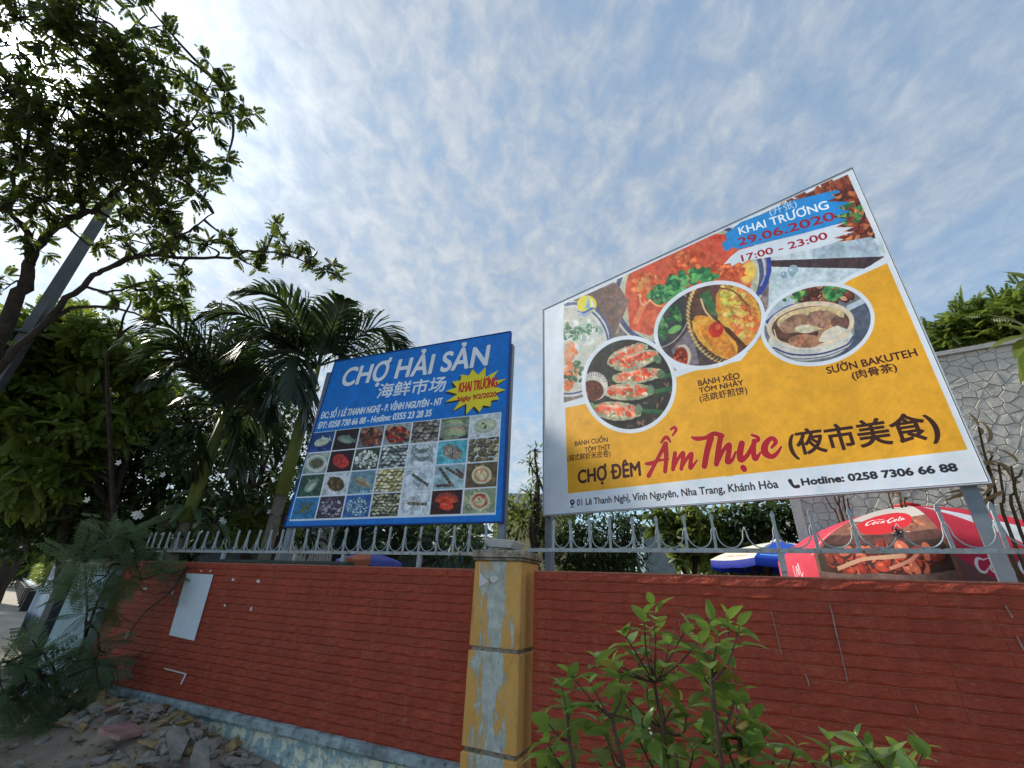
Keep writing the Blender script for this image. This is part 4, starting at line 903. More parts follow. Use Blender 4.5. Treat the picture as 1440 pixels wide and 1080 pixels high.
for r_ in range(4):
    for c_ in range(7):
        g0 = .0035; s0, s1, t0, t1 = c_/7+g0*1.1, (c_+1)/7-g0*1.1, r_/4+g0*2, (r_+1)/4-g0*2
        if r_ == 3: t1 -= .012
        Q = [cell_pt(s0, t0), cell_pt(s1, t0), cell_pt(s1, t1), cell_pt(s0, t1)]; pz = pal[(r_, c_)]
        x0, y0 = np.min(Q, 0).astype(int)-2; x1, y1 = np.max(Q, 0).astype(int)+3; cl = np.zeros((a.h, a.w), np.float32)
        x0 = max(0, x0); y0 = max(0, y0); x1 = min(a.w, x1); y1 = min(a.h, y1)
        cl[y0:y1, x0:x1] = raster([np.array(Q)-np.array([x0, y0])], x1-x0, y1-y0); a.clip = cl
        a.poly(Q, pz[0], .45); c = sum(Q)/4; w = np.linalg.norm(Q[1]-Q[0]); h = np.linalg.norm(Q[3]-Q[0]); kd = pz[1]
        if kd == 'fish': fish(c, w, h, pz[2], pz[3], pz[4]-.1); a.scatter(c[0], c[1]+h*.42, w*.45, h*.07, 8, 7, [tuple(v*.8 for v in pz[0]), tuple(min(255, v*1.3) for v in pz[0])])
        elif kd == 'pile': a.scatter(c[0], c[1]+h*.03, w*.44, h*.38, int(1500/pz[3]), pz[3], pz[2], asp=.65, dark=tuple(v*.55 for v in pz[0]))
        elif kd == 'shells':
            for j in range(-3, 4):
                for i in range(-3, 4):
                    q = c+np.array([i*pz[3]*1.45+(j % 2)*pz[3]*.6, j*pz[3]*1.0])+rg_.normal(0, 2.5, 2); cc3 = pz[2][rg_.integers(len(pz[2]))]; ro = rg_.uniform(-.7, .4)
                    a.ell(q[0]+2, q[1]+3, pz[3]*.85, pz[3]*.52, (34, 30, 28), ro); a.ell(*q, pz[3]*.8, pz[3]*.46, cc3, ro, .4); a.ell(q[0]-2, q[1]-2, pz[3]*.45, pz[3]*.16, tuple(min(255, v*1.25) for v in cc3), ro, soft=3)
        elif kd == 'shrimp':
            for k in range(7): q = c+np.array([rg_.normal(0, 5), (k-3)*h*.10]); a.line(spline([q+(-w*.36, 6), q+(-w*.1, -6), q+(w*.2, -4), q+(w*.36, 8)], 4), [4]*3+[11]*7+[4]*3, tuple(v*rg_.uniform(.8, 1.15) for v in pz[2])); 
            a.poly([Q[3], Q[3]+(0, -20), Q[3]+(30, 0)], (50, 50, 54)); a.poly([Q[2], Q[2]+(0, -24), Q[2]+(-50, 0)], (60, 62, 66))
        elif kd == 'plate': a.ell(*c, w*.46, h*.40, (206, 212, 206), -.2); a.ell(*c, w*.40, h*.33, (170, 178, 172), -.2, .2); a.ell(*c, w*.33, h*.24, pz[2], -.3, .9, pz[3], wob=.2); a.scatter(*c, w*.2, h*.15, 8, 6, [(70, 110, 70), pz[3], (56, 92, 60)])
        elif kd == 'blob': a.ell(*c, w*.36, h*.32, pz[2], .4, 1, pz[3], wob=.15); a.scatter(*c, w*.22, h*.2, 16, 8, [pz[3], pz[2], tuple(min(255, v*1.35) for v in pz[3])], asp=.5); a.line([c+(0, -h*.3), c+(2, h*.3)], 3, tuple(v*.6 for v in pz[2]))
        elif kd == 'crab':
            for o_ in (-.16, .2):
                q = c+np.array([0, h*o_])
                for k in range(4):
                    for s_ in (-1, 1): a.line(spline([q+(s_*w*.14, k*4-6), q+(s_*w*.30, k*7-16), q+(s_*w*.40, k*9-4)], 3), 3, pz[3])
                for s_ in (-1, 1): a.line(spline([q+(s_*w*.14, -8), q+(s_*w*.32, -20), q+(s_*w*.20, -30)], 3), 7, pz[2])
                a.ell(*q, w*.2, h*.11, pz[2], -.15, .6, pz[3]); a.ell(q[0]-6, q[1]-3, w*.08, h*.03, (170, 176, 150), 0, soft=3)
        elif kd == 'lobster': lobster(c, w, h, pz[2], pz[3])
        elif kd == 'prawns':
            for q0, q1 in (((-.4, .38), (.1, .34)), ((-.3, -.35), (.05, .3)), ((-.1, -.38), (.42, .02)), ((.25, -.3), (.45, -.1))):
                A_ = c+np.array([q0[0]*w, q0[1]*h]); B_ = c+np.array([q1[0]*w, q1[1]*h])
                for k in range(11): q = A_*(1-k/10)+B_*k/10; a.ell(*q, 9.5, 8, pz[2] if k % 2 else pz[3], 0, .5)
        elif kd == 'scallop':
            a.scatter(*c, w*.45, h*.42, 9, 22, [tuple(v*.85 for v in pz[0]), tuple(min(255, v*1.15) for v in pz[0])]); a.ell(*c, w*.33, h*.38, (206, 200, 170), -.2); a.ell(*c, w*.27, h*.31, pz[2], -.2, .6, pz[3])
            a.ell(*c, w*.17, h*.2, (206, 196, 160), 0, .3); a.ell(*c, w*.22, h*.26, (190, 84, 58), .3, ring=4); a.scatter(c[0], c[1]-h*.1, w*.12, h*.1, 9, 5, [(196, 110, 80), (230, 210, 180)])
        elif kd == 'crabred':
            for k in range(16):
                t = -3.0+k*.19; q = c+np.array([math.cos(t)*w*.40, math.sin(t)*h*.42]); a.line([c+(0, h*.1), q], [9, 5], (186, 44, 30)); a.line([c+(2, h*.08), q+(2, 0)], [3, 2], (230, 120, 90))
            a.ell(c[0], c[1]+h*.16, w*.24, h*.18, pz[2], 0, .9, pz[3]); a.ell(c[0]-5, c[1]+h*.08, w*.1, h*.04, (232, 140, 110), 0, soft=4)
        a.grit(.12); a.clip = None
sea.warp(a)
LG = (222, 226, 234)
sea.text('CHỢ HẢI SẢN', (320, 336), (1060, 226), (322, 250), LG, 6.5, 0.10, shadow=((3, 4), (6, 40, 110)))
sea.text('海鲜市场', (503, 392), (846, 352), (505, 332), LG, 2.4, 0.10)
sea.text('ĐC: SỐ 1 LÊ THANH NGHỊ - P. VĨNH NGUYÊN - NT', (217, 499), (830, 428), (219, 468), LG, 2.3, 0.12)
sea.text('ĐT: 0258 730 66 88 - Hotline: 0355 23 28 35', (202, 549), (776, 485), (204, 519), LG, 2.3, 0.12)
sea.text('KHAI TRƯƠNG', (918, 366), (1112, 338), (919, 318), (196, 44, 30), 3.0)
sea.text('Ngày 9/2/2020', (912, 411), (1108, 386), (912, 388), (176, 56, 30), 2.2)
m_sea = sea.material('seafood_sign_print', 1.22)
sign_l = sign_board(sea, m_sea, 'billboard', 'blue seafood billboard with a grid of small photos left of the pillar', [(sea.quad[3][0]+.03, 0), (sea.quad[2][0]-.02, 0)], plain('sheet_back_b', (.2, .22, .28), .5, .4, var=.1), blue_edge, 0.04, 0, 0.08, 0.0, 'printed_sheet')

# ------------------------------------------------------------------ stone faced retaining wall with the terrace behind
RA = math.atan2(-0.54, 0.83); RO = np.array([5.47, 8.03, 0.0]); RD = np.array([math.cos(RA), math.sin(RA), 0]); RN = np.array([-math.sin(RA), math.cos(RA), 0])
RH_, RL_ = 5.72, 7.6
rw = thing('retaining_wall', 'tall pale retaining wall faced with irregular flat stones behind the food billboard', 'wall', tuple(RO), RA)
mortar = mk_conc('pale_mortar', (0.50, 0.49, 0.46), (0.42, 0.41, 0.385), (0.30, 0.29, 0.27), 3, 0.5, 0.4)
def mk_stone():
    t = NT('pale_facing_stone', 0.85, 0.2); r_ = t.rnd(); n = t.noise(2.2, 7, 0.65); n2 = t.noise(22, 6, 0.7)
    c = t.mix(r_, (0.56, 0.54, 0.48), (0.66, 0.64, 0.575)); c = t.mix(t.ramp(n, .4, .75), c, (0.44, 0.42, 0.37)); c = t.mix(t.math('MULTIPLY', t.ramp(n2, .5, .8), .5), c, (0.36, 0.34, 0.30))
    t.color(c); t.bump(t.math('ADD', n2, t.noise(6, 4)), 0.5, 0.02); return t.m
stone_m = mk_stone()
mgap = plain('mortar_joint', (0.42, 0.40, 0.36), 0.95, 0.1, var=.2, scale=10)
MB().box(0, RL_, 0, 0.5, -0.02, RH_-0.03).build('masonry', mgap, rw)
MB().box(-0.16, 0.0, -0.10, 0.55, -0.02, RH_-0.1).build('end_pier', mortar, rw)
MB().box(0, RL_, -0.07, 0.52, RH_-0.03, RH_+0.05).build('coping', mortar, rw)
def clip_poly(P, a, b, c):                  # keep a*x+b*y<=c
    out = []
    for i in range(len(P)):
        p, q = P[i], P[(i+1) % len(P)]; dp = a*p[0]+b*p[1]-c; dq = a*q[0]+b*q[1]-c
        if dp <= 0: out.append(p)
        if dp*dq < 0: t = dp/(dp-dq); out.append((p[0]+(q[0]-p[0])*t, p[1]+(q[1]-p[1])*t))
    return out
cs_ = 0.155; rg = np.random.default_rng(21); sites = []
for j in range(int(RH_/cs_)+1):
    for i in range(int(RL_/cs_)+1): sites.append(((i+.5+(j % 2)*.5)*cs_+rg.uniform(-.46, .46)*cs_, (j+.5)*cs_+rg.uniform(-.46, .46)*cs_))
sites = np.array(sites); cells = []
for k, s_ in enumerate(sites):
    P = [(0.0, 0.0), (RL_, 0.0), (RL_, RH_-.035), (0.0, RH_-.035)]; d = np.hypot(*(sites-s_).T); near = np.argsort(d)[1:22]
    for q in sites[near]:
        m_ = (s_+q)/2; n = q-s_; L_ = np.hypot(*n); n = n/L_; P = clip_poly(P, n[0], n[1], n@m_-0.004)
        if len(P) < 3: break
    if len(P) >= 3: cells.append((s_, P))
def stone_geom(P, y0=-0.001, th_=0.017):
    c = np.mean(P, 0); n = len(P); th_ *= rg.uniform(.6, 1.3); inn = [tuple(c+(np.array(p)-c)*0.90) for p in P]
    V = [(x, y0, z) for x, z in P]+[(x, -th_*.65, z) for x, z in P]+[(x, -th_-rg.uniform(-.004, .004), z) for x, z in inn]
    Fs = [(i, (i+1) % n, n+(i+1) % n, n+i) for i in range(n)]+[(n+i, n+(i+1) % n, 2*n+(i+1) % n, 2*n+i) for i in range(n)]+[tuple(range(2*n, 3*n))]
    return V, Fs
vis = []
for c, P in cells:
    w_ = RO+RD*c[0]+np.array([0, 0, c[1]]); px, py = project(w_); vis.append((1280 < px < 1470 and 470 < py < 830)*2+(1120 < px < 1470 and 690 < py < 830)*3)
order = sorted(range(len(cells)), key=lambda i: -vis[i]); rest = MB()
for rank, i in enumerate(order):
    V, Fs = stone_geom(cells[i][1])
    if rank < 300: MB().add(V, Fs).build('stone', stone_m, rw)
    else: rest.add(V, Fs)
o = rest.build('stone', stone_m, rw); tag(o, kind='stuff')
V = [RO+RD*(-.1)+RN*.5, RO+RD*14+RN*.5, RO+RD*14+RN*16, RO+RD*(-.1)+RN*16]
V = [tuple(p+np.array([0, 0, -.05])) for p in V]+[tuple(p+np.array([0, 0, RH_-.25+(1.5 if k > 1 else 0)])) for k, p in enumerate(V)]
o = MB().add(V, [(3, 2, 1, 0), (4, 5, 6, 7), (0, 1, 5, 4), (1, 2, 6, 5), (2, 3, 7, 6), (3, 0, 4, 7)]).build('terrace', M['soil']); tag(o, kind='structure')

# ------------------------------------------------------------------ umbrellas
def parasol(name, label, apex, Rr, rise, val, n, rot, mats, dome=0.5, pole_m=None, skirt_mats=None, rows=8):
    t = thing(name, label, 'umbrella', (apex[0], apex[1], 0), rot); za = apex[2]
    prof = []
    for k in range(rows+1):
        q = k/rows; prof.append((Rr*q, za-rise*((1-dome)*q**1.25+dome*(1-math.sqrt(max(0, 1-(q*.96)**2)))/(1-math.sqrt(1-.9216)))))
    nn = 6; ds = 2*math.pi/n; panels = []
    for i in range(n):
        V = []; UV = []
        for k, (r_, z) in enumerate(prof):
            for j in range(nn+1):
                t_ = j/nn; an = i*ds+ds*t_; A_ = np.array([math.cos(i*ds), math.sin(i*ds)])*r_; B_ = np.array([math.cos(i*ds+ds), math.sin(i*ds+ds)])*r_
                p = A_*(1-t_)+B_*t_; sag = -0.02*math.sin(math.pi*t_)*(k/rows)*Rr
                V.append((p[0], p[1], z+sag)); UV.append((t_, 1-k/rows*.8))
        r_, z = prof[-1]
        for j in range(nn+1):
            b = V[rows*(nn+1)+j]; V.append((b[0]*1.004, b[1]*1.004, b[2]-val*(0.9+0.1*abs(math.sin(math.pi*j/nn*2))))); UV.append((j/nn, 0.0))
        Fs = [(k*(nn+1)+j, k*(nn+1)+j+1, (k+1)*(nn+1)+j+1, (k+1)*(nn+1)+j) for k in range(rows+1) for j in range(nn)]
        o_ = link('canopy_panel', fast_mesh('canopy_panel', V, Fs, UV, True), t, mats[i % len(mats)]); panels.append(o_)
    rb = MB()
    for i in range(n):
        an = i*ds; P = [(math.cos(an)*r_, math.sin(an)*r_, z-.012) for r_, z in prof]
        MB().tube(P, 0.006, 4).build('rib', M['post'], t)
    MB().tube([(0, 0, -.03), (0, 0, za-.02)], 0.022, 10).build('pole', M['post'], t, True)
    MB().tube([(0, 0, za-.015), (0, 0, za+.01), (0, 0, za+.03), (0, 0, za+.05)], [Rr*.085, Rr*.09, Rr*.05, .015], 10).build('finial', mats[0] if pole_m is None else pole_m, t, True)
    MB().tube([(0, 0, -.03), (0, 0, .06), (0, 0, .08)], [.25, .25, .05], 14).build('base', M['old_conc'], t)
    return t, panels, prof
def cloth(name, c, var=.12, trans=.25):
    t = NT(name, .7, .2); n = t.noise(5, 5, .6); t.color(t.mix(t.ramp(n, .3, .7), tuple(x*(1-var) for x in c), c))
    tr = t.n.new('ShaderNodeBsdfTranslucent'); tr.inputs[0].default_value = (*c, 1); mx = t.n.new('ShaderNodeMixShader'); mx.inputs[0].default_value = trans
    t.l.new(t.b.outputs[0], mx.inputs[1]); t.l.new(tr.outputs[0], mx.inputs[2]); t.l.new(mx.outputs[0], t.out.inputs[0]); return t.m
m_red = cloth('red_umbrella_cloth', srgb(206, 44, 66)); m_pink = cloth('faded_pink_cloth', srgb(200, 76, 90)); m_fin = plain('red_finial', srgb(190, 40, 46), .5)
COKE = [[(20, 6, 3), (10, 4, 5), (2, 14, 7), (4, 26, 6), (14, 28, 4), (24, 20, 2)], [(20, 6, 2), (34, 2, 2), (50, 5, 3), (60, 2, 2)], [(34, 14, 4), (27, 19, 5), (31, 26, 4), (38, 20, 4), (34, 14, 4)], [(54, 15, 3), (46, 15, 4), (45, 24, 4), (55, 24, 2)], [(70, 15, 4), (62, 17, 4), (62, 25, 4), (71, 16, 3), (71, 25, 3), (76, 23, 2)],
        [(77, 17, 3), (84, 16, 3)], [(106, 6, 3), (96, 4, 5), (88, 14, 7), (90, 26, 6), (100, 28, 4), (112, 18, 2)], [(119, 14, 4), (112, 19, 5), (116, 26, 4), (123, 20, 4), (119, 14, 4)], [(128, 24, 2), (138, 8, 3), (136, 2, 3), (131, 12, 4), (131, 25, 3), (137, 24, 2)], [(150, 15, 4), (142, 17, 4), (142, 25, 4), (151, 16, 3), (151, 25, 3), (158, 22, 2)]]
class PT:
    """painter of one cloth panel; x runs along the hem (0..1), y from apex (0) to hem (1)"""
    def __init__(s, w=360, h=360, bg=(200, 40, 60)): s.A = Art(w, h, bg); s.w, s.h = w, h
    def strokes(s, S, ox, oy, k, col, slant=-.1, rise=0.0):
        for st in S:
            P = spline([np.array([ox+x*k, oy+y*k+(x*k)*slant, w*k]) for x, y, w in st], 5)
            for p, q in zip(P[:-1], P[1:]): s.A.line([p[:2], q[:2]], [max(1.5, p[2]), max(1.5, q[2])], col); s.A.ell(q[0], q[1], max(.9, q[2]/2), max(.9, q[2]/2), col)
    def text(s, txt, x0, x1, y, hgt, col, bold=1):
        L = text_loops(txt); A_ = np.vstack(L); xm, xM = A_[:, 0].min(), A_[:, 0].max(); kx = (x1-x0)/(xM-xm); ky = hgt/.7
        m = raster([np.stack([x0+(l[:, 0]-xm)*kx, y-l[:, 1]*ky], 1) for l in L], s.w, s.h)
        if bold: m = np.maximum(m, np.roll(m, 1, 1)); m = np.maximum(m, np.roll(m, 1, 0))
        s.A._put(0, s.w, 0, s.h, m, col)
    def mat(s, name):
        im = bpy.data.images.new(name, s.w, s.h); px = np.ones((s.h, s.w, 4), np.float32); px[..., :3] = np.clip(s.A.a/255, 0, 1)[::-1]; im.pixels.foreach_set(px.ravel()); im.pack()
        t = NT(name, .65, .25); n = t.n.new('ShaderNodeTexImage'); n.image = im; t.l.new(t.tc.outputs['UV'], n.inputs[0]); t.color(n.outputs[0])
        tr = t.n.new('ShaderNodeBsdfTranslucent'); t.l.new(n.outputs[0], tr.inputs[0]); mx = t.n.new('ShaderNodeMixShader'); mx.inputs[0].default_value = .2
        t.l.new(t.b.outputs[0], mx.inputs[1]); t.l.new(tr.outputs[0], mx.inputs[2]); t.l.new(mx.outputs[0], t.out.inputs[0]); return t.m
# panel UV: v=1 apex, 0.2 edge, 0 valance foot
f = PT(bg=(196, 190, 184)); A_ = f.A
A_.poly([(0, 176), (360, 166), (360, 360), (0, 360)], (122, 84, 74), .5, (150, 104, 84)); A_.scatter(180, 200, 170, 26, 60, 16, [(180, 110, 76), (146, 84, 66), (110, 76, 66)], asp=.6)
A_.ell(180, 178, 118, 58, (206, 44, 52), -.05); f.strokes(COKE, 96, 165, 1.08, (232, 226, 226), -.07)
f.text('XÚC', 215, 275, 252, 18, (232, 226, 220)); A_.poly([(0, 236), (360, 236), (360, 262), (0, 262)], (92, 60, 56), .4)
A_.poly([(10, 262), (350, 262), (350, 345), (10, 345)], (62, 46, 38), .4); A_.scatter(180, 300, 150, 30, 70, 17, [(196, 72, 52), (168, 52, 40), (206, 110, 84), (130, 50, 36)], asp=.65, dark=(70, 26, 20)); A_.line(spline([(60, 320), (140, 296), (250, 290)], 5), 10, (206, 160, 130)); A_.line(spline([(200, 318), (260, 300), (290, 280)], 5), 8, (210, 140, 120))
A_.poly([(10, 330), (350, 332), (350, 360), (10, 360)], (120, 96, 90), .3); m_food = f.mat('umbrella_food_print')
f = PT(bg=(194, 48, 66)); A_ = f.A; A_.a *= (0.92+.16*A_.n1[..., None])
A_.poly([(120, 50), (165, 80), (250, 180), (330, 258), (200, 268), (160, 200), (122, 110)], (200, 206, 214), .15)
A_.poly([(0, 286), (360, 286), (360, 360), (0, 360)], (188, 40, 72)); A_.poly([(0, 300), (90, 350), (360, 350), (360, 360), (0, 360)], (110, 76, 74)); f.strokes(COKE, 40, 296, 1.15, (236, 230, 232), 0); m_coke = f.mat('umbrella_red_print')
f = PT(bg=(204, 66, 84)); A_ = f.A; A_.line([(250, 60), (330, 285)], 10, (224, 200, 205)); A_.a *= (0.92+.16*A_.n1[..., None]); f.strokes([[(0, 0, 3), (4, 24, 3), (14, 26, 3), (20, 4, 3), (30, 22, 3), (34, 0, 3), (44, 24, 3), (56, 20, 2)], [(4, 36, 5), (30, 40, 5), (54, 34, 4)]], 150, 300, 1.5, (236, 220, 224)); m_pk = f.mat('umbrella_pink_print')
axr = ray(1275, 712); ax = axr/axr[1]*5.0
# panel 0 starts at heading rot; the food panel faces the camera
cam_dir = math.atan2(-5.0, -ax[0])
mats = [m_coke]*8
um, pn, _ = parasol('market_umbrella', 'large domed red market umbrella with food print behind the right wall', (ax[0], 5.0, 1.6+ax[2]), 1.42, 0.60, 0.28, 8, cam_dir-R(37), [m_coke], .55, m_fin)
order_m = {0: m_food, 1: m_coke, 7: m_pk, 6: m_pink}
for i, m_ in order_m.items(): pn[i].data.materials.clear(); pn[i].data.materials.append(m_)
m_cream = PT(bg=(226, 224, 208)); m_cream.A.poly([(0, 292), (360, 292), (360, 360), (0, 360)], (16, 40, 150), .2); m_cream.strokes([[(x, 6*math.sin(x*1.1)+4, 3) for x in range(0, 60, 3)], [(x, 6*math.sin(x*1.3)+4, 3) for x in range(68, 150, 3)]], 90, 250, 1.25, (206, 150, 136), 0); m_cream = m_cream.mat('cream_umbrella_print')
m_blu = PT(bg=(36, 84, 196)); m_blu.A.poly([(0, 292), (360, 292), (360, 360), (0, 360)], (20, 60, 170)); m_blu.A.line([(20, 262), (340, 262)], 7, (120, 190, 236)); m_blu = m_blu.mat('blue_umbrella_print')
q = ray(1093, 762); q = q/q[1]*8.0; cam_dir = math.atan2(-8.0, -q[0])
um2, pn2, _ = parasol('market_umbrella', 'cream and blue market umbrella half hidden left of the big red one', (q[0], 8.0, 1.6+q[2]), 1.22, 0.34, 0.13, 8, cam_dir-R(62), [m_cream, m_blu], .3, M['white_plastic'])
m_or = cloth('orange_cloth', srgb(190, 110, 80)); m_vi = cloth('violet_blue_cloth', srgb(92, 100, 180))
q = ray(522, 777); q = q/q[1]*9.0; 
um3, pn3, _ = parasol('stall_parasol', 'small faded blue and orange parasol just above the left wall', (q[0], 9.0, 1.6+q[2]), 0.62, 0.16, 0.09, 8, .3, [m_vi, m_vi, m_or], .3, M['white_plastic'])

# ------------------------------------------------------------------ things left behind and beside the wall
s0_, _z = wall_sz(295, 790, .06); s1_, _z = wall_sz(492, 797, .06)
o = MB().box(s0_, s1_, 0.02, 0.12, ZT+.013, ZT+.045).build('plank', plain('dark_green_board', (.05, .065, .06), .7, .2, var=.3)); o.location = wl_(0, 0, 0); o.rotation_euler = (0, 0, WA); tag(o, 'long dark green board lying along the top of the left wall', 'plank')
# pale blue pillar at the end of the red wall
gp = thing('end_pillar', 'pale blue rendered pillar at the far end of the red wall', 'pillar', wl_(-6.62, 0, 0), WA)
MB().bevbox(-.48, .48, -.12, .36, -.05, 1.66, .015).build('shaft', M['grey_pillar'], gp); MB().bevbox(-.52, .50, -.16, .40, 1.66, 1.74, .015).build('cap', M['cap'], gp)
MB().bevbox(-.50, .49, -.16, .38, -.05, .22, .02).build('foot', M['grey_pillar'], gp)
gt = thing('metal_gate', 'grey sheet metal gate leaf beyond the pale blue pillar', 'gate', wl_(-7.31, .14, 0), WA)
MB().box(-.17, .17, 0, .02, .12, 1.55).build('sheet', plain('grey_gate_sheet', srgb(118, 124, 134), .5, .4, .2), gt)
for x0, x1, z0, z1 in ((-.19, -.15, .08, 1.62), (.15, .19, .08, 1.62), (-.15, .15, .08, .13), (-.15, .15, 1.56, 1.62)): MB().box(x0, x1, -.02, .04, z0, z1).build('gate_frame', M['dark_metal'], gt)
for k in range(6): MB().tube([(.08, -.03, .45+k*.17), (.16, -.05, .48+k*.17), (.12, -.03, .53+k*.17)], .014, 5).build('scroll', M['white_plastic'], gt)
dp = thing('gate_post', 'dark grey square gate post left of the metal gate', 'post', wl_(-7.62, 0, 0), WA)
MB().bevbox(-.11, .11, -.06, .30, -.05, 1.72, .01).build('shaft', plain('dark_slate_paint', (.055, .065, .075), .6, .3), dp); MB().bevbox(-.13, .13, -.09, .33, 1.72, 1.78, .01).build('cap', M['cap'], dp)
gg = thing('side_gate', 'narrow dark green barred gate between dark post and white wall', 'gate', wl_(-7.83, .1, 0), WA)
gm = plain('dark_green_bars', (.04, .07, .06), .5, .4)
for k in range(3): MB().box(-.09+k*.07, -.065+k*.07, 0, .025, .08, 1.66).build('bar', gm, gg)
for z in (.1, .85, 1.6): MB().box(-.10, .10, -.008, .034, z, z+.05).build('crossbar', gm, gg)
g17 = at(56, 866, 17.6); ha = math.atan2(-.69, .72)
ww = thing('white_wall', 'short plain white rendered wall beside the path', 'wall', tuple(g17), WA)
MB().bevbox(-.5, .42, 0, .3, -.5, 1.20, .012).build('body', M['white_wall'], ww); MB().bevbox(-.53, .45, -.03, .33, 1.20, 1.26, .01).build('coping', M['cap'], ww)
pw_ = thing('planter_wall', 'low grey planter wall with a clipped yellow green hedge along the path', 'wall', (g17[0]-.5, g17[1]+.15, g17[2]), ha)
MB().bevbox(-24, -.05, .0, .9, -.5, .62, .012).build('body', M['white_wall'], pw_)
blk = plain('black_gloss_paint', (.015, .012, .016), .4, .5)
for k in range(14): MB().bevbox(-.7-k*1.7, -.25-k*1.7, -.16, .02, -.5, .55, .012).build('pier', blk, pw_)

# ------------------------------------------------------------------ buildings behind
def house(name, label, px0, px1, pytop, y, depth, wall_m, roof_m, a_=WA, gable=False, wall_h=None, roof_rise=.8, extra=None):
    L_ = aty(px0, pytop, y); t = thing(name, label, 'building', (L_[0], L_[1], 0), a_); d = np.array([math.cos(a_), math.sin(a_)])
    r = ray(px1, pytop); n = np.array([-math.sin(a_), math.cos(a_)]); k = (n@L_[:2])/(n@r[:2]); w = float((r[:2]*k-L_[:2])@d); H = L_[2]
    MB().box(0, w, 0, depth, -.05, H).build('wall', wall_m, t)
    m = MB(); e = .3
    V = [(-e, -e, H-.02), (w+e, -e, H-.02), (w+e, depth+e, H-.02), (-e, depth+e, H-.02), (-e, depth/2, H+roof_rise), (w+e, depth/2, H+roof_rise)]
    m.add(V, [(0, 1, 5, 4), (2, 3, 4, 5), (0, 4, 3), (1, 2, 5), (3, 2, 1, 0)]); m.build('roof', roof_m, t)
    nr = int((w+2*e)/.25)
    for i in range(min(nr, 60)):
        x = -e+(i+.5)*(w+2*e)/nr; MB().tube([(x, -e-.01, H+.0), (x, depth/2, H+roof_rise+.02)], .018, 4).build('roof_rib', roof_m, t)
    return t, w, H
roof_g = plain('grey_corrugated_roof', (.12, .125, .13), .5, .4, .2); roof_d = plain('dark_roof', (.05, .05, .055), .6, .3)
hs, w_, H_ = house('market_hall', 'low dark hall with a white slatted front under the blue billboard', 300, 540, 722, 13.5, 5, plain('dark_blue_green_wall', (.03, .05, .06), .7, .2), roof_d)
bx = aty(462, 740, 13.3)
lp = loc_pts(hs, [aty(458, 735, 13.6), aty(524, 735, 12.3)]); x0, x1 = lp[0][0], lp[1][0]
for k in range(26): MB().box(x0+(x1-x0)*k/26, x0+(x1-x0)*(k+.55)/26, -.08, -.03, 1.75, H_-.12).build('slat', plain('white_slat', (.6, .62, .66), .5, .3) if k == 0 and not bpy.data.materials.get('white_slat') else bpy.data.materials['white_slat'], hs)
MB().box(x0-.06, x1+.06, -.10, -.02, 1.66, 1.75).build('sill', M['white_plastic'], hs)
house('gabled_shed', 'grey roofed shed glimpsed between the two billboards', 695, 800, 716, 19, 6, plain('beige_wall', srgb(190, 176, 130), .8, .2), roof_g, R(-8), roof_rise=1.3)
hb, w_, H_ = house('small_building', 'small pale blue and white building glimpsed behind the fence under the food billboard', 903, 950, 741, 15, 4, plain('pale_blue_wall', srgb(120, 140, 150), .8, .2), M['white_plastic'], R(-12), roof_rise=.25)
MB().box(.25, w_-.2, -.03, .0, .3, 1.9).build('shutter', plain('dark_red_shutter', srgb(110, 40, 44), .6, .3), hb)

# ------------------------------------------------------------------ foliage tools
def nrm(v): return v/(np.linalg.norm(v, axis=-1, keepdims=True)+1e-9)
def tpl_simple(w=.24, curl=.10):
    return np.array([(0, 0, 0), (-w, .42, .05), (0, .48, -.02), (w, .42, .05), (0, 1, -curl)]), np.array([(0, 2, 4, 1), (0, 3, 4, 2)])
def tpl_pinnate(K=6, ll=.42, lw=.13, droop=.25, fold=.2, tip=True):
    V = []; Fs = []
    def leaf(b, d, n, L_):
        s_ = np.cross(d, n); s_ /= np.linalg.norm(s_); o_ = len(V); V.extend([b, b+d*L_*.45-s_*lw*L_*2+n*.01, b+d*L_*.5-n*.02, b+d*L_*.45+s_*lw*L_*2+n*.01, b+d*L_-n*L_*.18]); Fs.extend([(o_, o_+2, o_+4, o_+1), (o_, o_+3, o_+4, o_+2)])
    for k in range(K):
        y = .14+.80*k/K; z = -droop*y*y; L_ = ll*(1-.35*abs(k/K-.45)*1.6)
        for s_ in (-1, 1): d = nrm(np.array([s_*.86, .42+.25*k/K, -fold])); leaf(np.array([0, y, z]), d, nrm(np.array([s_*fold, 0, 1.0])), L_)
    if tip: leaf(np.array([0, .93, -droop*.86]), nrm(np.array([0, 1, -.5])), np.array([0, .4, 1.0]), ll*.9)
    o_ = len(V); V.extend([np.array(p) for p in ((-.006, 0, 0), (.006, 0, 0), (.004, .95, -droop*.9), (-.004, .95, -droop*.9))]); Fs.append((o_, o_+1, o_+2, o_+3))
    return np.array(V, float), np.array(Fs)
def tpl_bipinnate(K=7, J=6):
    V = []; Fs = []
    for k in range(K):
        y = .12+.85*k/K; z = -.18*y*y; L_ = .40*(1-.5*abs(k/K-.4))
        for s_ in (-1, 1):
            d = nrm(np.array([s_*.9, .5, -.22]))
            for j in range(J):
                for q in (-1, 1):
                    b = np.array([0, y, z])+d*L_*(j+.7)/J; e = nrm(d*.55+q*np.array([-s_*.2, .9, 0])*.75); o_ = len(V); w = nrm(np.cross(e, (0, 0, 1)))*.014
                    w = w*1.5; V.extend([b, b+e*.045+w, b+e*.105, b+e*.045-w]); Fs.append((o_, o_+1, o_+2, o_+3))
    return np.array(V, float), np.array(Fs)
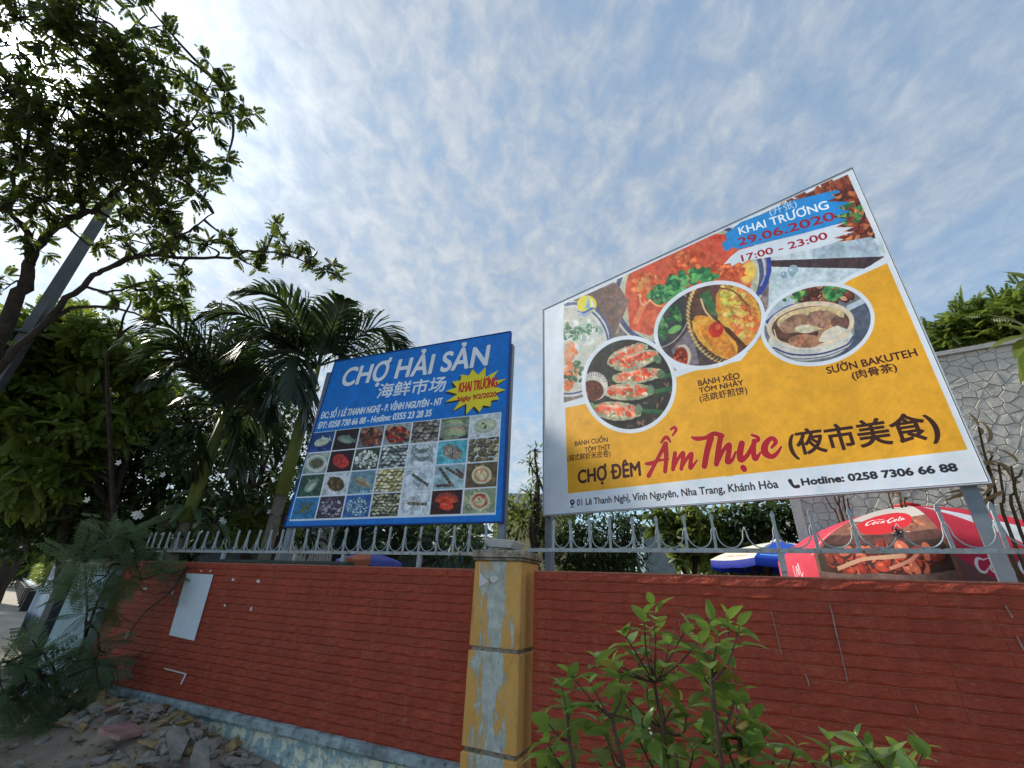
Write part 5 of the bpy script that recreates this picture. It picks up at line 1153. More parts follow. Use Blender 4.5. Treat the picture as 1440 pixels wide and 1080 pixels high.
def instance(tpl, P, D, U, S):
    TV, TF = tpl; D = nrm(D); X = nrm(np.cross(D, U)); Z = np.cross(X, D); S = np.asarray(S)[:, None, None]
    V = P[:, None, :]+S*(TV[None, :, 0:1]*X[:, None, :]+TV[None, :, 1:2]*D[:, None, :]+TV[None, :, 2:3]*Z[:, None, :])
    n = len(P); Fs = TF[None]+(np.arange(n)*len(TV))[:, None, None]
    return V.reshape(-1, 3), Fs.reshape(-1, TF.shape[1])
def px_r(px_radius, dist): return px_radius/F_PX*dist
def cluster_leaves(c, r, n, rg, flat=0.8, down=.25, shell=.45):
    d = nrm(rg.normal(size=(n, 3))); lump = 1+.22*np.sin(d[:, 0]*5+c[0]*3)*np.cos(d[:, 2]*4+c[2]*2)+.12*np.sin(d[:, 1]*9+c[1])
    q = rg.random(n)**shell; P = c+d*(r*lump*q)[:, None]*np.array([1, 1, flat])
    D = nrm(d*.8+rg.normal(size=(n, 3))*.55+np.array([0, 0, -down])); U = nrm(np.array([0, 0, 1.0])+rg.normal(size=(n, 3))*.45+d*.3)
    return P, D, U
def whorls(c, r, n, per, rg, flat=.8):
    """twig tips inside a cluster, each with a fan of compound leaves"""
    d = nrm(rg.normal(size=(n, 3))); P0 = c+d*(r*rg.random(n)**.5)[:, None]*np.array([1, 1, flat]); ax = nrm(d*.7+np.array([0, 0, .35])+rg.normal(size=(n, 3))*.4)
    P = np.repeat(P0, per, 0); A_ = np.repeat(ax, per, 0); D = nrm(A_*.45+rg.normal(size=(n*per, 3))*.8+np.array([0, 0, -.22])); U = nrm(A_*.6+np.array([0, 0, .8])+rg.normal(size=(n*per, 3))*.25)
    return P, D, U, P0
def tree(name, label, base, limbs, clusters, tpl, size, leaf_m, bark_m, cat='tree', group=None, mode='simple', dens=1.0, twigs=True, seed=1, per=6, flat=.8, trunk_r=.12, kind='crown', down=.25, shell=.45):
    """limbs: list of (points, r0, r1) in world space; clusters: (px, py, radius px, distance[, density])"""
    rg = np.random.default_rng(seed); t = thing(name, label, cat, tuple(base), 0, group); o_ = np.array(base, float)
    allp = []
    for i, (pts, r0, r1) in enumerate(limbs):
        P = spline(pts, 5); n = len(P); rad = [r0+(r1-r0)*k/(n-1) for k in range(n)]; P = [p+rg.normal(0, min(.02, r0*.25), 3) if 0 < k < n-1 else p for k, p in enumerate(P)]
        MB().tube([p-o_ for p in P], rad, 9 if r0 > .04 else 6).build('trunk' if i == 0 else 'branch', bark_m, t, True); allp += P
    allp = np.array(allp) if allp else np.array([o_]); Vs = []; Fs = []; nb = 0; tw = MB()
    for cl in clusters:
        c = at(cl[0], cl[1], cl[3]); r = px_r(cl[2], cl[3]); dn = (cl[4] if len(cl) > 4 else 1.0)*dens
        area = (r/size)**2
        if mode == 'whorl':
            n = max(3, int(area*2.6*dn)); P, D, U, P0 = whorls(c, r, n, per, rg, flat)
            if twigs:
                j = np.argmin(((allp-c)**2).sum(1)); tw.tube([q-o_ for q in spline([allp[j], (allp[j]+c)/2+rg.normal(0, .12*r, 3)+np.array([0, 0, .1*r]), c], 3)], [.02, .018, .016, .014, .012, .010, .008], 4, False)
                for p in P0: tw.tube([c-o_, (c+p)/2-o_+rg.normal(0, .1*r, 3), p-o_], [.009, .006, .003], 3, False)
        else:
            n = max(20, int(area*26*dn)); P, D, U = cluster_leaves(c, r, n, rg, flat, down, shell)
            if twigs:
                j = np.argmin(((allp-c)**2).sum(1)); tw.tube([allp[j]-o_, (allp[j]+c)/2-o_+rg.normal(0, .15*r, 3), c-o_], [.03, .02, .01], 4, False)
                for _ in range(7):
                    d = nrm(rg.normal(size=3)); tw.tube([c-o_, c-o_+d*r*.5+rg.normal(0, .05*r, 3), c-o_+d*r*.95], [.012, .008, .003], 3, False)
        S = size*rg.uniform(.65, 1.25, len(P)); v, f = instance(tpl, P-o_, D, U, S); Vs.append(v); Fs.append(f+nb); nb += len(v)
    cr = link(kind, fast_mesh('crown', np.vstack(Vs), np.vstack(Fs)), t, leaf_m); tag(cr, kind='stuff')
    if tw.v: o2 = tw.build('twigs', bark_m, t, True); tag(o2, kind='stuff')
    return t
T_S = tpl_simple(); T_SN = tpl_simple(.13, .2); T_P = tpl_pinnate(6, .42, .15); T_P2 = tpl_pinnate(8, .30, .13, .35); T_B = tpl_bipinnate()
g_ = lambda px, py, d: at(px, py, d)
def foot(px, py, d, behind=True):
    p = at(px, py, d); p[2] = -.04; o_ = (p-np.array([0, WY, 0]))@WN
    return p+WN*max(0, 1.1-o_)*(1.0 if behind else 0.0)

# ------------------------------------------------------------------ concrete pole and the overhanging tree, top left
pb = at(20, 500, 11.0); pole = thing('utility_pole', 'grey square concrete pole leaning into the crown of the overhanging tree', 'pole', (pb[0], pb[1], 0), .3)
ptop = at(140, 290, 10)[2]+1.8
m = MB(); V = [(-.09, -.09, -.05), (.09, -.09, -.05), (.09, .09, -.05), (-.09, .09, -.05), (-.065, -.065, ptop), (.065, -.065, ptop), (.065, .065, ptop), (-.065, .065, ptop)]
m.add(V, [(3, 2, 1, 0), (4, 5, 6, 7), (0, 1, 5, 4), (1, 2, 6, 5), (2, 3, 7, 6), (3, 0, 4, 7)]).build('shaft', M['pole'], pole)
for z in (3.4, 5.2): MB().bevbox(-.115, .115, -.115, .115, z, z+.05, .004).build('band', M['dark_metal'], pole)
D0 = 8.6
tb = foot(-60, 700, D0, False)
limbs = [([tb, tb+np.array([.05, .02, 1.6]), g_(-40, 580, D0), g_(0, 480, D0), g_(31, 402, D0), g_(42, 368, D0)], .12, .06),
         ([g_(42, 368, D0), g_(72, 324, D0), g_(118, 300, D0-.2), g_(141, 289, D0-.3), g_(174, 259, D0-.4), g_(205, 232, D0-.5), g_(260, 190, D0-.7)], .055, .010),
         ([g_(42, 368, D0), g_(41, 345, D0), g_(31, 318, D0), g_(16, 296, D0), g_(20, 240, D0), g_(60, 150, D0)], .05, .012),
         ([g_(-30, 545, D0), g_(2, 514, D0-.3), g_(60, 456, D0-.5), g_(115, 402, D0-.7), g_(154, 376, D0-.8), g_(205, 360, D0-1), g_(307, 365, D0-1.3), g_(360, 352, D0-1.5), g_(420, 365, D0-1.7), g_(478, 388, D0-1.9)], .048, .004),
         ([g_(118, 300, D0-.2), g_(110, 240, D0), g_(120, 160, D0), g_(150, 80, D0), g_(205, 20, D0)], .035, .008),
         ([g_(154, 376, D0-.8), g_(215, 350, D0-.7), g_(265, 325, D0-.8), g_(300, 300, D0-.8)], .03, .008),
         ([g_(60, 456, D0-.5), g_(110, 432, D0-.6), g_(170, 436, D0-.7), g_(215, 450, D0-.8)], .03, .01),
         ([g_(115, 402, D0-.7), g_(160, 410, D0-.5), g_(215, 395, D0-.6), g_(245, 405, D0-.6)], .02, .006),
         ([g_(205, 232, D0-.5), g_(262, 180, D0-.6), g_(282, 150, D0-.7), g_(300, 110, D0-.8)], .02, .005),
         ([g_(260, 190, D0-.7), g_(300, 168, D0-.8), g_(345, 160, D0-.9)], .012, .004)]
CL = [(25, 25, 40, .8), (80, 20, 36, .7), (110, 15, 30, 1), (6, 60, 26, .8), (10, 130, 40, 1), (100, 60, 26, .7), (135, 30, 26, 1), (150, 80, 34, 1), (95, 150, 38, 1), (140, 130, 40, 1.1), (50, 165, 34, .9),
      (208, 8, 16, 1), (205, 40, 20, .9), (175, 120, 34, 1.1), (205, 85, 28, 1), (222, 60, 14, .9), (215, 130, 34, 1.1), (170, 175, 42, 1.2), (225, 165, 30, 1), (30, 220, 48, 1.1), (90, 215, 44, 1.1), (140, 220, 42, 1.1), (190, 225, 42, 1.2),
      (10, 290, 36, .8), (60, 280, 34, .8), (100, 275, 30, .7), (235, 215, 30, 1), (262, 180, 26, .8), (285, 128, 18, .9), (300, 100, 15, 1), (312, 122, 14, .9), (298, 160, 22, .8), (325, 152, 18, 1), (348, 160, 13, 1), (300, 188, 16, .8),
      (268, 210, 26, 1), (285, 235, 22, 1), (318, 226, 12, .9), (255, 250, 30, 1), (215, 265, 30, 1), (280, 270, 14, .8), (215, 300, 26, .9), (240, 310, 24, 1), (182, 285, 22, .7), (205, 330, 22, 1), (235, 340, 22, 1), (262, 335, 22, 1),
      (290, 345, 18, 1), (320, 335, 16, 1), (335, 355, 18, 1), (352, 372, 14, 1), (372, 345, 14, 1), (388, 320, 12, 1), (400, 342, 13, 1), (425, 345, 12, 1), (402, 360, 10, .8), (440, 360, 11, 1), (460, 376, 11, 1), (478, 388, 9, 1.2),
      (160, 320, 22, .6), (50, 350, 22, .5), (15, 400, 22, .6), (175, 335, 20, .6), (125, 345, 16, .6), (255, 375, 12, 1)]
CL = [(a_, b_, c_, D0-(a_/480)*1.9+random.uniform(-.5, .5), d_) for a_, b_, c_, d_ in CL]
tree('overhanging_tree', 'tall feathery leaved tree whose branches reach over the fence at upper left', tb, limbs, CL, T_P, .142, M['leaf_big'], M['bark'], mode='whorl', dens=.74, seed=5, per=5, flat=.9)

# second, smaller crown below (yellow green)
tb = foot(150, 640, 9.6)
CL = [(235, 410, 20, 9.0), (212, 420, 16, 9.0), (258, 425, 13, 9), (225, 438, 12, 9), (262, 400, 10, 9), (190, 404, 12, 9, .7), (160, 415, 9, 9, .6)]
tree('young_tree', 'slim young tree with olive leaves showing against the sky under the overhanging branch', tb, [([tb, g_(150, 560, 9.6), g_(165, 480, 9.3), g_(215, 440, 9.0)], .04, .012), ([g_(165, 480, 9.3), g_(178, 435, 9.1), g_(195, 408, 9)], .02, .008)], CL, T_P, .20, M['leaf_mid'], M['bark'], mode='whorl', dens=1.5, seed=8, per=5)

# ------------------------------------------------------------------ tree mass behind the left wall
specs = [
 ('leafy_tree', 'bright olive green tree at the left edge below the overhanging branches', (165, 790, 13.0), [(20, 500, 46, 12), (70, 475, 36, 12), (115, 480, 34, 12), (-20, 560, 50, 12), (40, 560, 50, 12), (95, 540, 44, 12.2), (10, 640, 50, 12), (70, 620, 48, 12)], T_P, .34, 'leaf_mid', 'whorl', 3.4),
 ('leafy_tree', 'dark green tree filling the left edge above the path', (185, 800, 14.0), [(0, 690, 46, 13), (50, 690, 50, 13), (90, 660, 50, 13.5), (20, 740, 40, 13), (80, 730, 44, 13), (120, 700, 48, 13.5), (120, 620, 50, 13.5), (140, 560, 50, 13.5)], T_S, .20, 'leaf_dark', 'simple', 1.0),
 ('leafy_tree', 'olive leaved tree standing left of the palms with a rounded top', (200, 790, 12.0), [(150, 500, 34, 11), (135, 465, 26, 11), (190, 510, 30, 11), (170, 560, 40, 11), (215, 540, 34, 11), (110, 590, 30, 10.8), (150, 610, 26, 10.8), (60, 600, 30, 10.8), (55, 680, 34, 10.8), (100, 650, 22, 10.8)], T_P, .30, 'leaf_mid', 'whorl', 2.6),
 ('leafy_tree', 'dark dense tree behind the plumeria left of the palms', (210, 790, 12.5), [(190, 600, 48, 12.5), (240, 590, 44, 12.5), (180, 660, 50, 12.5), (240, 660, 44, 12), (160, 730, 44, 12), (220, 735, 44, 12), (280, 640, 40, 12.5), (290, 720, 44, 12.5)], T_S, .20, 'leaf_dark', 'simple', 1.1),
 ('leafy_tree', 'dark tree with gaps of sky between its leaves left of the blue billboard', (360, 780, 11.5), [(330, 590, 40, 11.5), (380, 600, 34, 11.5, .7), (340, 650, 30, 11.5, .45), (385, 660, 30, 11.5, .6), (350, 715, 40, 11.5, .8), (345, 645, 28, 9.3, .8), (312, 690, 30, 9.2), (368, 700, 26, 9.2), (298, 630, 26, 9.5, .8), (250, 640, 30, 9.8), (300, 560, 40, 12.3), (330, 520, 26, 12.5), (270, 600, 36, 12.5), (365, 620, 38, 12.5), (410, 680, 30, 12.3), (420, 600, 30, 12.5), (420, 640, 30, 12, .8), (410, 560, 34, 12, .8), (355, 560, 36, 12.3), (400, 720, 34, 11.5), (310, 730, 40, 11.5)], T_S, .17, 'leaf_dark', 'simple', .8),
 ('leafy_tree', 'brownish green bushy tree right beside the blue billboard', (400, 790, 9.5), [(395, 690, 22, 9.5), (375, 720, 26, 9.5), (345, 745, 26, 9.5), (400, 745, 18, 9.5)], T_P2, .2, 'leaf_mid', 'whorl', 2.0),
 ('leafy_tree', 'dark tree behind the bottom edge of the blue billboard', (520, 800, 11.0), [(430, 745, 30, 11), (500, 740, 36, 12), (560, 755, 36, 11), (610, 760, 34, 10.5), (655, 760, 34, 10), (580, 720, 40, 12), (640, 715, 40, 12)], T_SN, .24, 'leaf_dark', 'simple', 2.0),
]
def auto_limbs(base, cl, rg):
    c0 = np.mean([at(c[0], c[1], c[3]) for c in cl], 0); f = base*.5+c0*.5; f[2] = c0[2]*.62
    L_ = [([base, base+(f-base)*.5+rg.normal(0, .1, 3), f], .14, .09)]
    for c in cl:
        p = at(c[0], c[1], c[3]); L_.append(([f, (f+p)/2+rg.normal(0, .15, 3)+np.array([0, 0, .15]), p], .05, .015))
    return L_
for i, (nm, lb, b, cl, tp_, sz, mt, md, dn) in enumerate(specs):
    base = foot(*b); rg = np.random.default_rng(40+i)
    tree(nm, lb, base, auto_limbs(base, cl, rg), cl, tp_, sz, M[mt], M['bark'], group='trees behind the left wall', mode=md, dens=dn, seed=30+i, per=5)

# ------------------------------------------------------------------ palms
def frond_mesh(pts, L_, nl, rg, w=.026, droop=.5):
    P = np.array(spline(pts, 7)); n = len(P); seg = np.linalg.norm(np.diff(P, axis=0), axis=1); cu = np.r_[0, np.cumsum(seg)]; tot = cu[-1]
    V = []; Fs = []; 
    for k in range(n):
        r_ = .022*(1-k/n)+.004; d = nrm(P[min(k+1, n-1)]-P[max(k-1, 0)]); s_ = nrm(np.cross(d, (0, 0, 1))); V += [P[k]-s_*r_, P[k]+np.array([0, 0, r_]), P[k]+s_*r_, P[k]-np.array([0, 0, r_])]
    for k in range(n-1):
        for j in range(4): Fs.append((k*4+j, k*4+(j+1) % 4, k*4+4+(j+1) % 4, k*4+4+j))
    for i in range(nl):
        q = .16+.84*i/(nl-1); x = q*tot; k = min(n-2, np.searchsorted(cu, x)-1 if x > 0 else 0); k = max(k, 0); f = (x-cu[k])/seg[k]; p = P[k]*(1-f)+P[k+1]*f
        d = nrm(P[k+1]-P[k]); s_ = nrm(np.cross(d, (0, 0, 1.0))); up = np.cross(s_, d); ll = L_*(math.sin(math.pi*min(1, (q*.86+.12)))**.6)*rg.uniform(.85, 1.1)
        for sg in (-1, 1):
            e = nrm(s_*sg*.75+d*(.55+.5*q)+up*rg.uniform(.05, .35)+rg.normal(0, .06, 3)); wv = nrm(np.cross(e, up))*w; b = len(V)
            p1 = p+e*ll*.4; p2 = p1+nrm(e+np.array([0, 0, -droop]))*ll*.35; p3 = p2+nrm(e+np.array([0, 0, -droop*2.2]))*ll*.3
            V += [p-wv*.4, p+wv*.4, p1+wv, p1-wv, p2+wv*.75, p2-wv*.75, p3+wv*.1, p3-wv*.1]; Fs += [(b, b+1, b+2, b+3), (b+3, b+2, b+4, b+5), (b+5, b+4, b+6, b+7)]
    return np.array(V), np.array(Fs)
def palm(label, base, crown, fronds, shaft, L_=.55, nl=30, seed=1, rad=.085):
    rg = np.random.default_rng(seed); t = thing('palm_tree', label, 'palm', tuple(base), 0, 'areca palms behind the left wall'); o_ = np.array(base)
    top = crown-np.array([0, 0, .1]); h = crown[2]-base[2]; mid = base+(crown-base)*.55
    MB().tube([base-o_, base-o_+(mid-base)*.5+rg.normal(0, .03, 3), mid-o_], [rad*1.3, rad*1.1, rad], 10).build('trunk', M['bark_pale'], t, True)
    for k in range(9): z = .3+k*h*.055; MB().tube([(base+(mid-base)*min(1, z/(h*.55))*.98)-o_, (base+(mid-base)*min(1, (z+.03)/(h*.55))*.98)-o_], rad*1.22, 10).build('ring', M['bark'], t)
    MB().tube([mid-o_, mid+(crown-mid)*.5-o_, crown-o_], [rad*1.15, rad*1.2, rad*.6], 10).build('crownshaft', M['palm_stem'], t, True)
    for (tx, ty, ax_, ay_, dd) in fronds:
        tip = at(tx, ty, dd); arc = at(ax_, ay_, (dd+np.linalg.norm(crown-EYE))/2); P = [crown, arc, tip]
        P = [crown, crown*.5+arc*.5+np.array([0, 0, .05]), arc, arc*.45+tip*.55+np.array([0, 0, .08]), tip]
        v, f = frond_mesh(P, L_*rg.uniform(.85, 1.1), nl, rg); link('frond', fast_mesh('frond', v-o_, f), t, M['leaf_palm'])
    return t
ca = at(447, 515, 8.6); ba = foot(398, 790, 8.6); ba = np.array([ca[0]-.1, ca[1]+.05, -.04])
palm('larger palm rising directly beside the left edge of the blue billboard', ba, ca, [(338, 408, 400, 425, 8.0), (282, 445, 350, 445, 8.2), (330, 500, 385, 468, 7.8), (484, 422, 470, 455, 8.6), (520, 440, 490, 462, 9.4), (568, 492, 525, 462, 9.0), (600, 540, 545, 490, 9.6), (372, 590, 388, 520, 7.9), (430, 600, 425, 535, 7.8), (320, 560, 375, 495, 8.8), (395, 405, 425, 440, 9.4), (495, 560, 480, 500, 9.2), (470, 440, 455, 470, 9.8), (340, 620, 365, 545, 9.0), (410, 560, 420, 500, 7.6)], None, .78, 44, 3)
cb = at(318, 575, 9.2); bb = np.array([cb[0], cb[1], -.04])
palm('palm with the leftmost arching fronds against the sky', bb, cb, [(160, 488, 240, 458, 8.6), (175, 515, 245, 490, 8.9), (340, 450, 330, 490, 9.6), (205, 545, 262, 515, 8.4), (250, 440, 285, 475, 9.6), (300, 430, 312, 480, 9.6), (370, 470, 350, 500, 9.6), (225, 630, 262, 570, 8.8), (390, 560, 360, 530, 9.4), (330, 660, 335, 600, 8.6), (268, 670, 280, 600, 8.9), (390, 640, 368, 575, 9.0), (210, 480, 262, 480, 9.8)], None, .74, 42, 4)

# ------------------------------------------------------------------ plumeria behind the fence: big separate leaves and white flowers
def blade_mesh(L_, W_, rg, cup=.12, droop=.18, seg=6, name='leaf', tipk=1.0):
    V = []; 
    for k in range(seg+1):
        t = k/seg; w = W_*(math.sin(math.pi*min(1, t**.8*.97+.03))**.8)*(1 if t < 1 else .05); z = -droop*L_*t*t+.03*L_*math.sin(t*3)+rg.normal(0, .004*L_)
        V += [(-w, t*L_, z+cup*w), (0, t*L_, z-.02*L_*(1-t)), (w, t*L_, z+cup*w*rg.uniform(.7, 1.3))]
    Fs = [(k*3+j, k*3+j+1, k*3+4+j, k*3+3+j) for k in range(seg) for j in range(2)]
    me = fast_mesh(name, V, Fs, None, True); return me
def orient(o_, p, d, up): 
    d = Vector(d).normalized(); x = d.cross(Vector(up)).normalized(); z = x.cross(d); m = Matrix((x, d, z)).transposed().to_4x4(); m.translation = Vector(p); o_.matrix_local = m
rgp = np.random.default_rng(12)
pl_c = at(268, 712, 9.0); pb = np.array([pl_c[0], pl_c[1], -.03]); plm = thing('plumeria', 'plumeria with a rosette of long pale green leaves and white flowers behind the fence', 'shrub', tuple(pb))
MB().tube([np.zeros(3), np.array([.1, .1, .8]), pl_c-pb+np.array([0, 0, -.25]), pl_c-pb], [.07, .05, .035, .03], 8).build('stem', M['bark_pale'], plm, True)
lm = [blade_mesh(.56, .078, rgp, .2, .3) for _ in range(4)]
for me in lm: me.materials.append(M['leaf_plum'])
for (tip, n_) in (((268, 712), 13), ((300, 735), 8), ((232, 732), 7), ((285, 690), 6)):
    c = at(tip[0], tip[1], 9.0)-pb
    if tip != (268, 712): MB().tube([pl_c-pb+np.array([0, 0, -.3]), c-np.array([0, 0, .05])], [.03, .02], 6).build('branch', M['bark_pale'], plm, True)
    for k in range(n_):
        an = k*2.4+rgp.normal(0, .15); el = -.25+.5*(k/n_)-rgp.uniform(0, .45)*.6; d = (math.cos(an), math.sin(an), el); q = link('leaf', lm[k % 4], plm); orient(q, c, d, (0, 0, 1)); q.scale = (1, rgp.uniform(.7, 1.1), 1)
pet = MB()
for (fx, fy) in ((190, 723), (196, 722), (193, 727), (199, 726), (313, 731), (316, 734), (246, 755), (275, 739), (267, 703), (124, 703), (230, 668), (168, 651), (380, 720)):
    c = at(fx, fy, 8.9)-pb; f_ = MB()
    for k in range(5):
        an = k*1.257; d = np.array([math.cos(an), -.5, math.sin(an)]); s_ = np.array([-math.sin(an), 0, math.cos(an)]); b = len(f_.v); f_.add([c, c+d*.03-s_*.016, c+d*.052, c+d*.03+s_*.016], [(0, 1, 2, 3)])
    f_.build('flower', M['petal'], plm)

# ------------------------------------------------------------------ feathery shrub at the left end of the wall
fb = EYE+ray(88, 992)*((.03-CAM_Z)/ray(88, 992)[2])
CL = [(190, 772, 34, 7.6), (230, 790, 24, 7.6, .7), (150, 760, 30, 7.8), (150, 810, 34, 7.5), (112, 780, 16, 7.8, .6), (200, 815, 24, 7.4, .6), (150, 860, 18, 7.8, .6), (140, 915, 22, 7.6, .8), (105, 930, 22, 7.8, .7), (62, 920, 22, 7.6, .4), (20, 935, 24, 7.4, .35), (60, 950, 34, 7.4, .7), (105, 955, 30, 7.6), (30, 975, 30, 7.2, .6), (90, 985, 22, 7.6), (0, 960, 26, 7.2, .6), (130, 745, 22, 8)]
limbs = [([fb, g_(102, 950, 8.6), g_(122, 890, 8.3), g_(150, 820, 8.0), g_(190, 775, 7.6)], .03, .008), ([fb, g_(75, 940, 8.3), g_(45, 900, 7.8)], .02, .006), ([fb, g_(112, 930, 8.4), g_(122, 860, 8.0), g_(120, 790, 7.8)], .02, .006), ([fb, g_(60, 960, 8.2), g_(15, 930, 7.6)], .016, .005)]
tree('feathery_shrub', 'feathery blue green shrub growing from the rubble at the far end of the red wall', fb, limbs, CL, T_B, .34, M['leaf_fern'], M['bark'], cat='shrub', mode='whorl', dens=.8, seed=17, per=4)
tw = MB(); P = [g_(292, 770, 7.9), g_(262, 800, 7.5), g_(240, 832, 7.1), g_(205, 860, 7.0), g_(180, 892, 7.0)]; b0 = P[0].copy()
tw.tube([p-b0 for p in spline(P, 5)], [.016-.011*k/20 for k in range(21)], 6); tw.tube([P[1]-b0, g_(238, 808, 7.3)-b0, g_(226, 800, 7.2)-b0], [.008, .006, .003], 5); tw.tube([P[2]-b0, g_(218, 836, 7)-b0, g_(206, 832, 6.9)-b0], [.007, .005, .003], 5)
o = tw.build('bare_branch', M['bark'], smooth=True); o.location = tuple(b0); tag(o, 'bare dark branch hanging down over the red wall by the blank sheet', 'branch')

# clipped hedge in the planter
rg = np.random.default_rng(50); n = 9000; hp = thing('hedge', 'clipped yellow green hedge on top of the low planter wall', 'hedge', tuple(np.array(pw_.location)+np.array([.3, .33, .6])), ha)
P = np.stack([rg.uniform(-16, -.2, n), rg.uniform(-.42, .4, n), rg.random(n)**.6*.68], 1); v, f = instance(T_S, P, nrm(rg.normal(size=(n, 3))+np.array([0, -.3, .6])), nrm(rg.normal(size=(n, 3))+np.array([0, 0, 1])), rg.uniform(.06, .12, n))
tag(link('leaves', fast_mesh('hedge', v, f), hp, M['leaf_bright']), kind='stuff')
MB().box(-16, -.4, -.3, .3, -.02, .48).build('core', M['bark'], hp)

# big roadside trunk and far trees
rb = at(-14, 800, 22); rb[2] = .45
tree('roadside_tree', 'thick dark trunk at the far left edge beside the path', rb, [([rb, rb+np.array([.1, 0, 1.5]), rb+np.array([0, .2, 3.2]), rb+np.array([.4, 0, 5.5])], .62, .35)], [(-30, 640, 60, 22), (20, 640, 60, 22), (0, 560, 60, 22), (30, 720, 26, 22, .8)], T_S, .3, M['leaf_dark'], M['bark'], dens=.8, seed=61)
k = 0
for (px, py, r_, dd, mt) in [(20, 760, 30, 45, 'leaf_dark'), (60, 755, 34, 38, 'leaf_dark'), (110, 745, 40, 34, 'leaf_mid'), (170, 740, 44, 34, 'leaf_dark'), (240, 745, 44, 30, 'leaf_dark'), (310, 750, 44, 30, 'leaf_dark'), (440, 770, 34, 30, 'leaf_mid'), (560, 770, 36, 28, 'leaf_dark'), (640, 765, 34, 26, 'leaf_dark'),
                       (760, 765, 34, 24, 'leaf_mid'), (840, 780, 34, 24, 'leaf_dark'), (1010, 770, 34, 24, 'leaf_mid'), (1080, 780, 34, 24, 'leaf_dark')]:
    b = foot(px, py, dd); cl = [(px, py, r_, dd), (px-r_*.6, py+r_*.4, r_*.7, dd), (px+r_*.6, py+r_*.35, r_*.7, dd)]; k += 1
    b = at(px, py, dd); b[2] = -.04
    where = ['at the far end of the path', 'seen past the planter hedge', 'above the pale blue pillar', 'left of the plumeria', 'behind the plumeria', 'right of the plumeria', 'under the left corner of the blue billboard', 'under the middle of the blue billboard', 'just left of the yellow pillar', 'just right of the yellow pillar', 'under the left half of the food billboard', 'under the middle of the food billboard', 'behind the cream and blue umbrella'][k-1]
    tree('distant_tree', ('dark' if mt == 'leaf_dark' else 'lighter')+' distant rounded tree '+where, b, auto_limbs(b, cl, rg), cl+[(px-r_*1.1, py+r_*.2, r_*.6, dd+1), (px+r_*1.1, py+r_*.2, r_*.6, dd+1), (px, py+r_*.8, r_*.8, dd)], T_S, .40, M[mt], M['bark'], group='distant trees behind the yard', dens=1.8, seed=70+k, twigs=False)

# ------------------------------------------------------------------ trees behind the right part
specs = [
 ('slender_tree', 'slender tree with narrow hanging leaves between the two billboards', (752, 800, 8.5), [(752, 632, 9, 8.5), (745, 652, 13, 8.5), (756, 672, 12, 8.5), (745, 695, 18, 8.5), (760, 715, 20, 8.5), (735, 735, 22, 8.5), (765, 745, 22, 8.5)], T_SN, .13, 'leaf_mid', 'simple', 1.0),
 ('leafy_bush', 'bright yellow green bush right of the blue billboard', (712, 800, 9.0), [(712, 702, 13, 9), (722, 722, 18, 9), (708, 740, 16, 9), (735, 715, 12, 9)], T_S, .12, 'leaf_bright', 'simple', 1.1),
 ('leafy_tree', 'dark dense tree behind the left post of the food billboard', (830, 800, 9.5), [(785, 755, 30, 9.5), (820, 745, 30, 9.5), (860, 755, 34, 9.5), (800, 785, 30, 9.5), (845, 790, 30, 9.5), (885, 780, 26, 9.5), (880, 735, 24, 9.5)], T_SN, .17, 'leaf_dark', 'simple', 2.4),
 ('leafy_tree', 'light green fine leaved tree under the middle of the food billboard', (965, 800, 10.5), [(930, 730, 24, 10.5), (955, 745, 28, 10.5), (985, 730, 26, 10.5), (1005, 745, 22, 10.5), (960, 775, 24, 10.5, .7), (1000, 770, 22, 10.5)], T_P, .22, 'leaf_bright', 'whorl', 3.0),
 ('leafy_tree', 'dark tree left of the stone retaining wall', (1060, 810, 10.5), [(1035, 735, 26, 10.5), (1065, 725, 28, 10.5), (1095, 735, 28, 10.5), (1120, 722, 20, 10.5), (1050, 765, 28, 10.5), (1110, 760, 22, 10.5), (1015, 780, 22, 10.8), (1075, 790, 22, 10.8)], T_S, .15, 'leaf_dark', 'simple', 2.0),
]
for i, (nm, lb, b, cl, tp_, sz, mt, md, dn) in enumerate(specs):
    base = foot(*b); rg = np.random.default_rng(90+i)
    tree(nm, lb, base, auto_limbs(base, cl, rg), cl, tp_, sz, M[mt], M['bark'], cat='bush' if 'bush' in nm else 'tree', mode=md, dens=dn, seed=80+i, per=5, flat=.95)
hts = [('rounded dark green tree on the terrace nearest the billboard edge', [(1330, 475, 26, 13), (1312, 490, 18, 13), (1350, 485, 22, 13), (1340, 455, 14, 13)]), ('taller dark green tree in the middle of the terrace', [(1385, 455, 28, 13.5), (1372, 440, 16, 13.5), (1400, 440, 20, 13.5), (1378, 475, 24, 13), (1405, 470, 22, 13)]),
       ('dark green tree on the terrace at the right edge', [(1432, 440, 26, 13.5), (1445, 460, 26, 13), (1420, 455, 20, 13), (1470, 440, 40, 13)])]
for i, (lb, cl) in enumerate(hts):
    b = at(cl[0][0], cl[0][1], cl[0][3]); b[2] = RH_-.2; rg = np.random.default_rng(120+i)
    tree('terrace_tree', lb, b, auto_limbs(b, cl, rg)[:1], cl, T_P2, .30, M['leaf_mid'], M['bark'], group='trees on the terrace', mode='whorl', dens=4.2, seed=110+i, per=5)

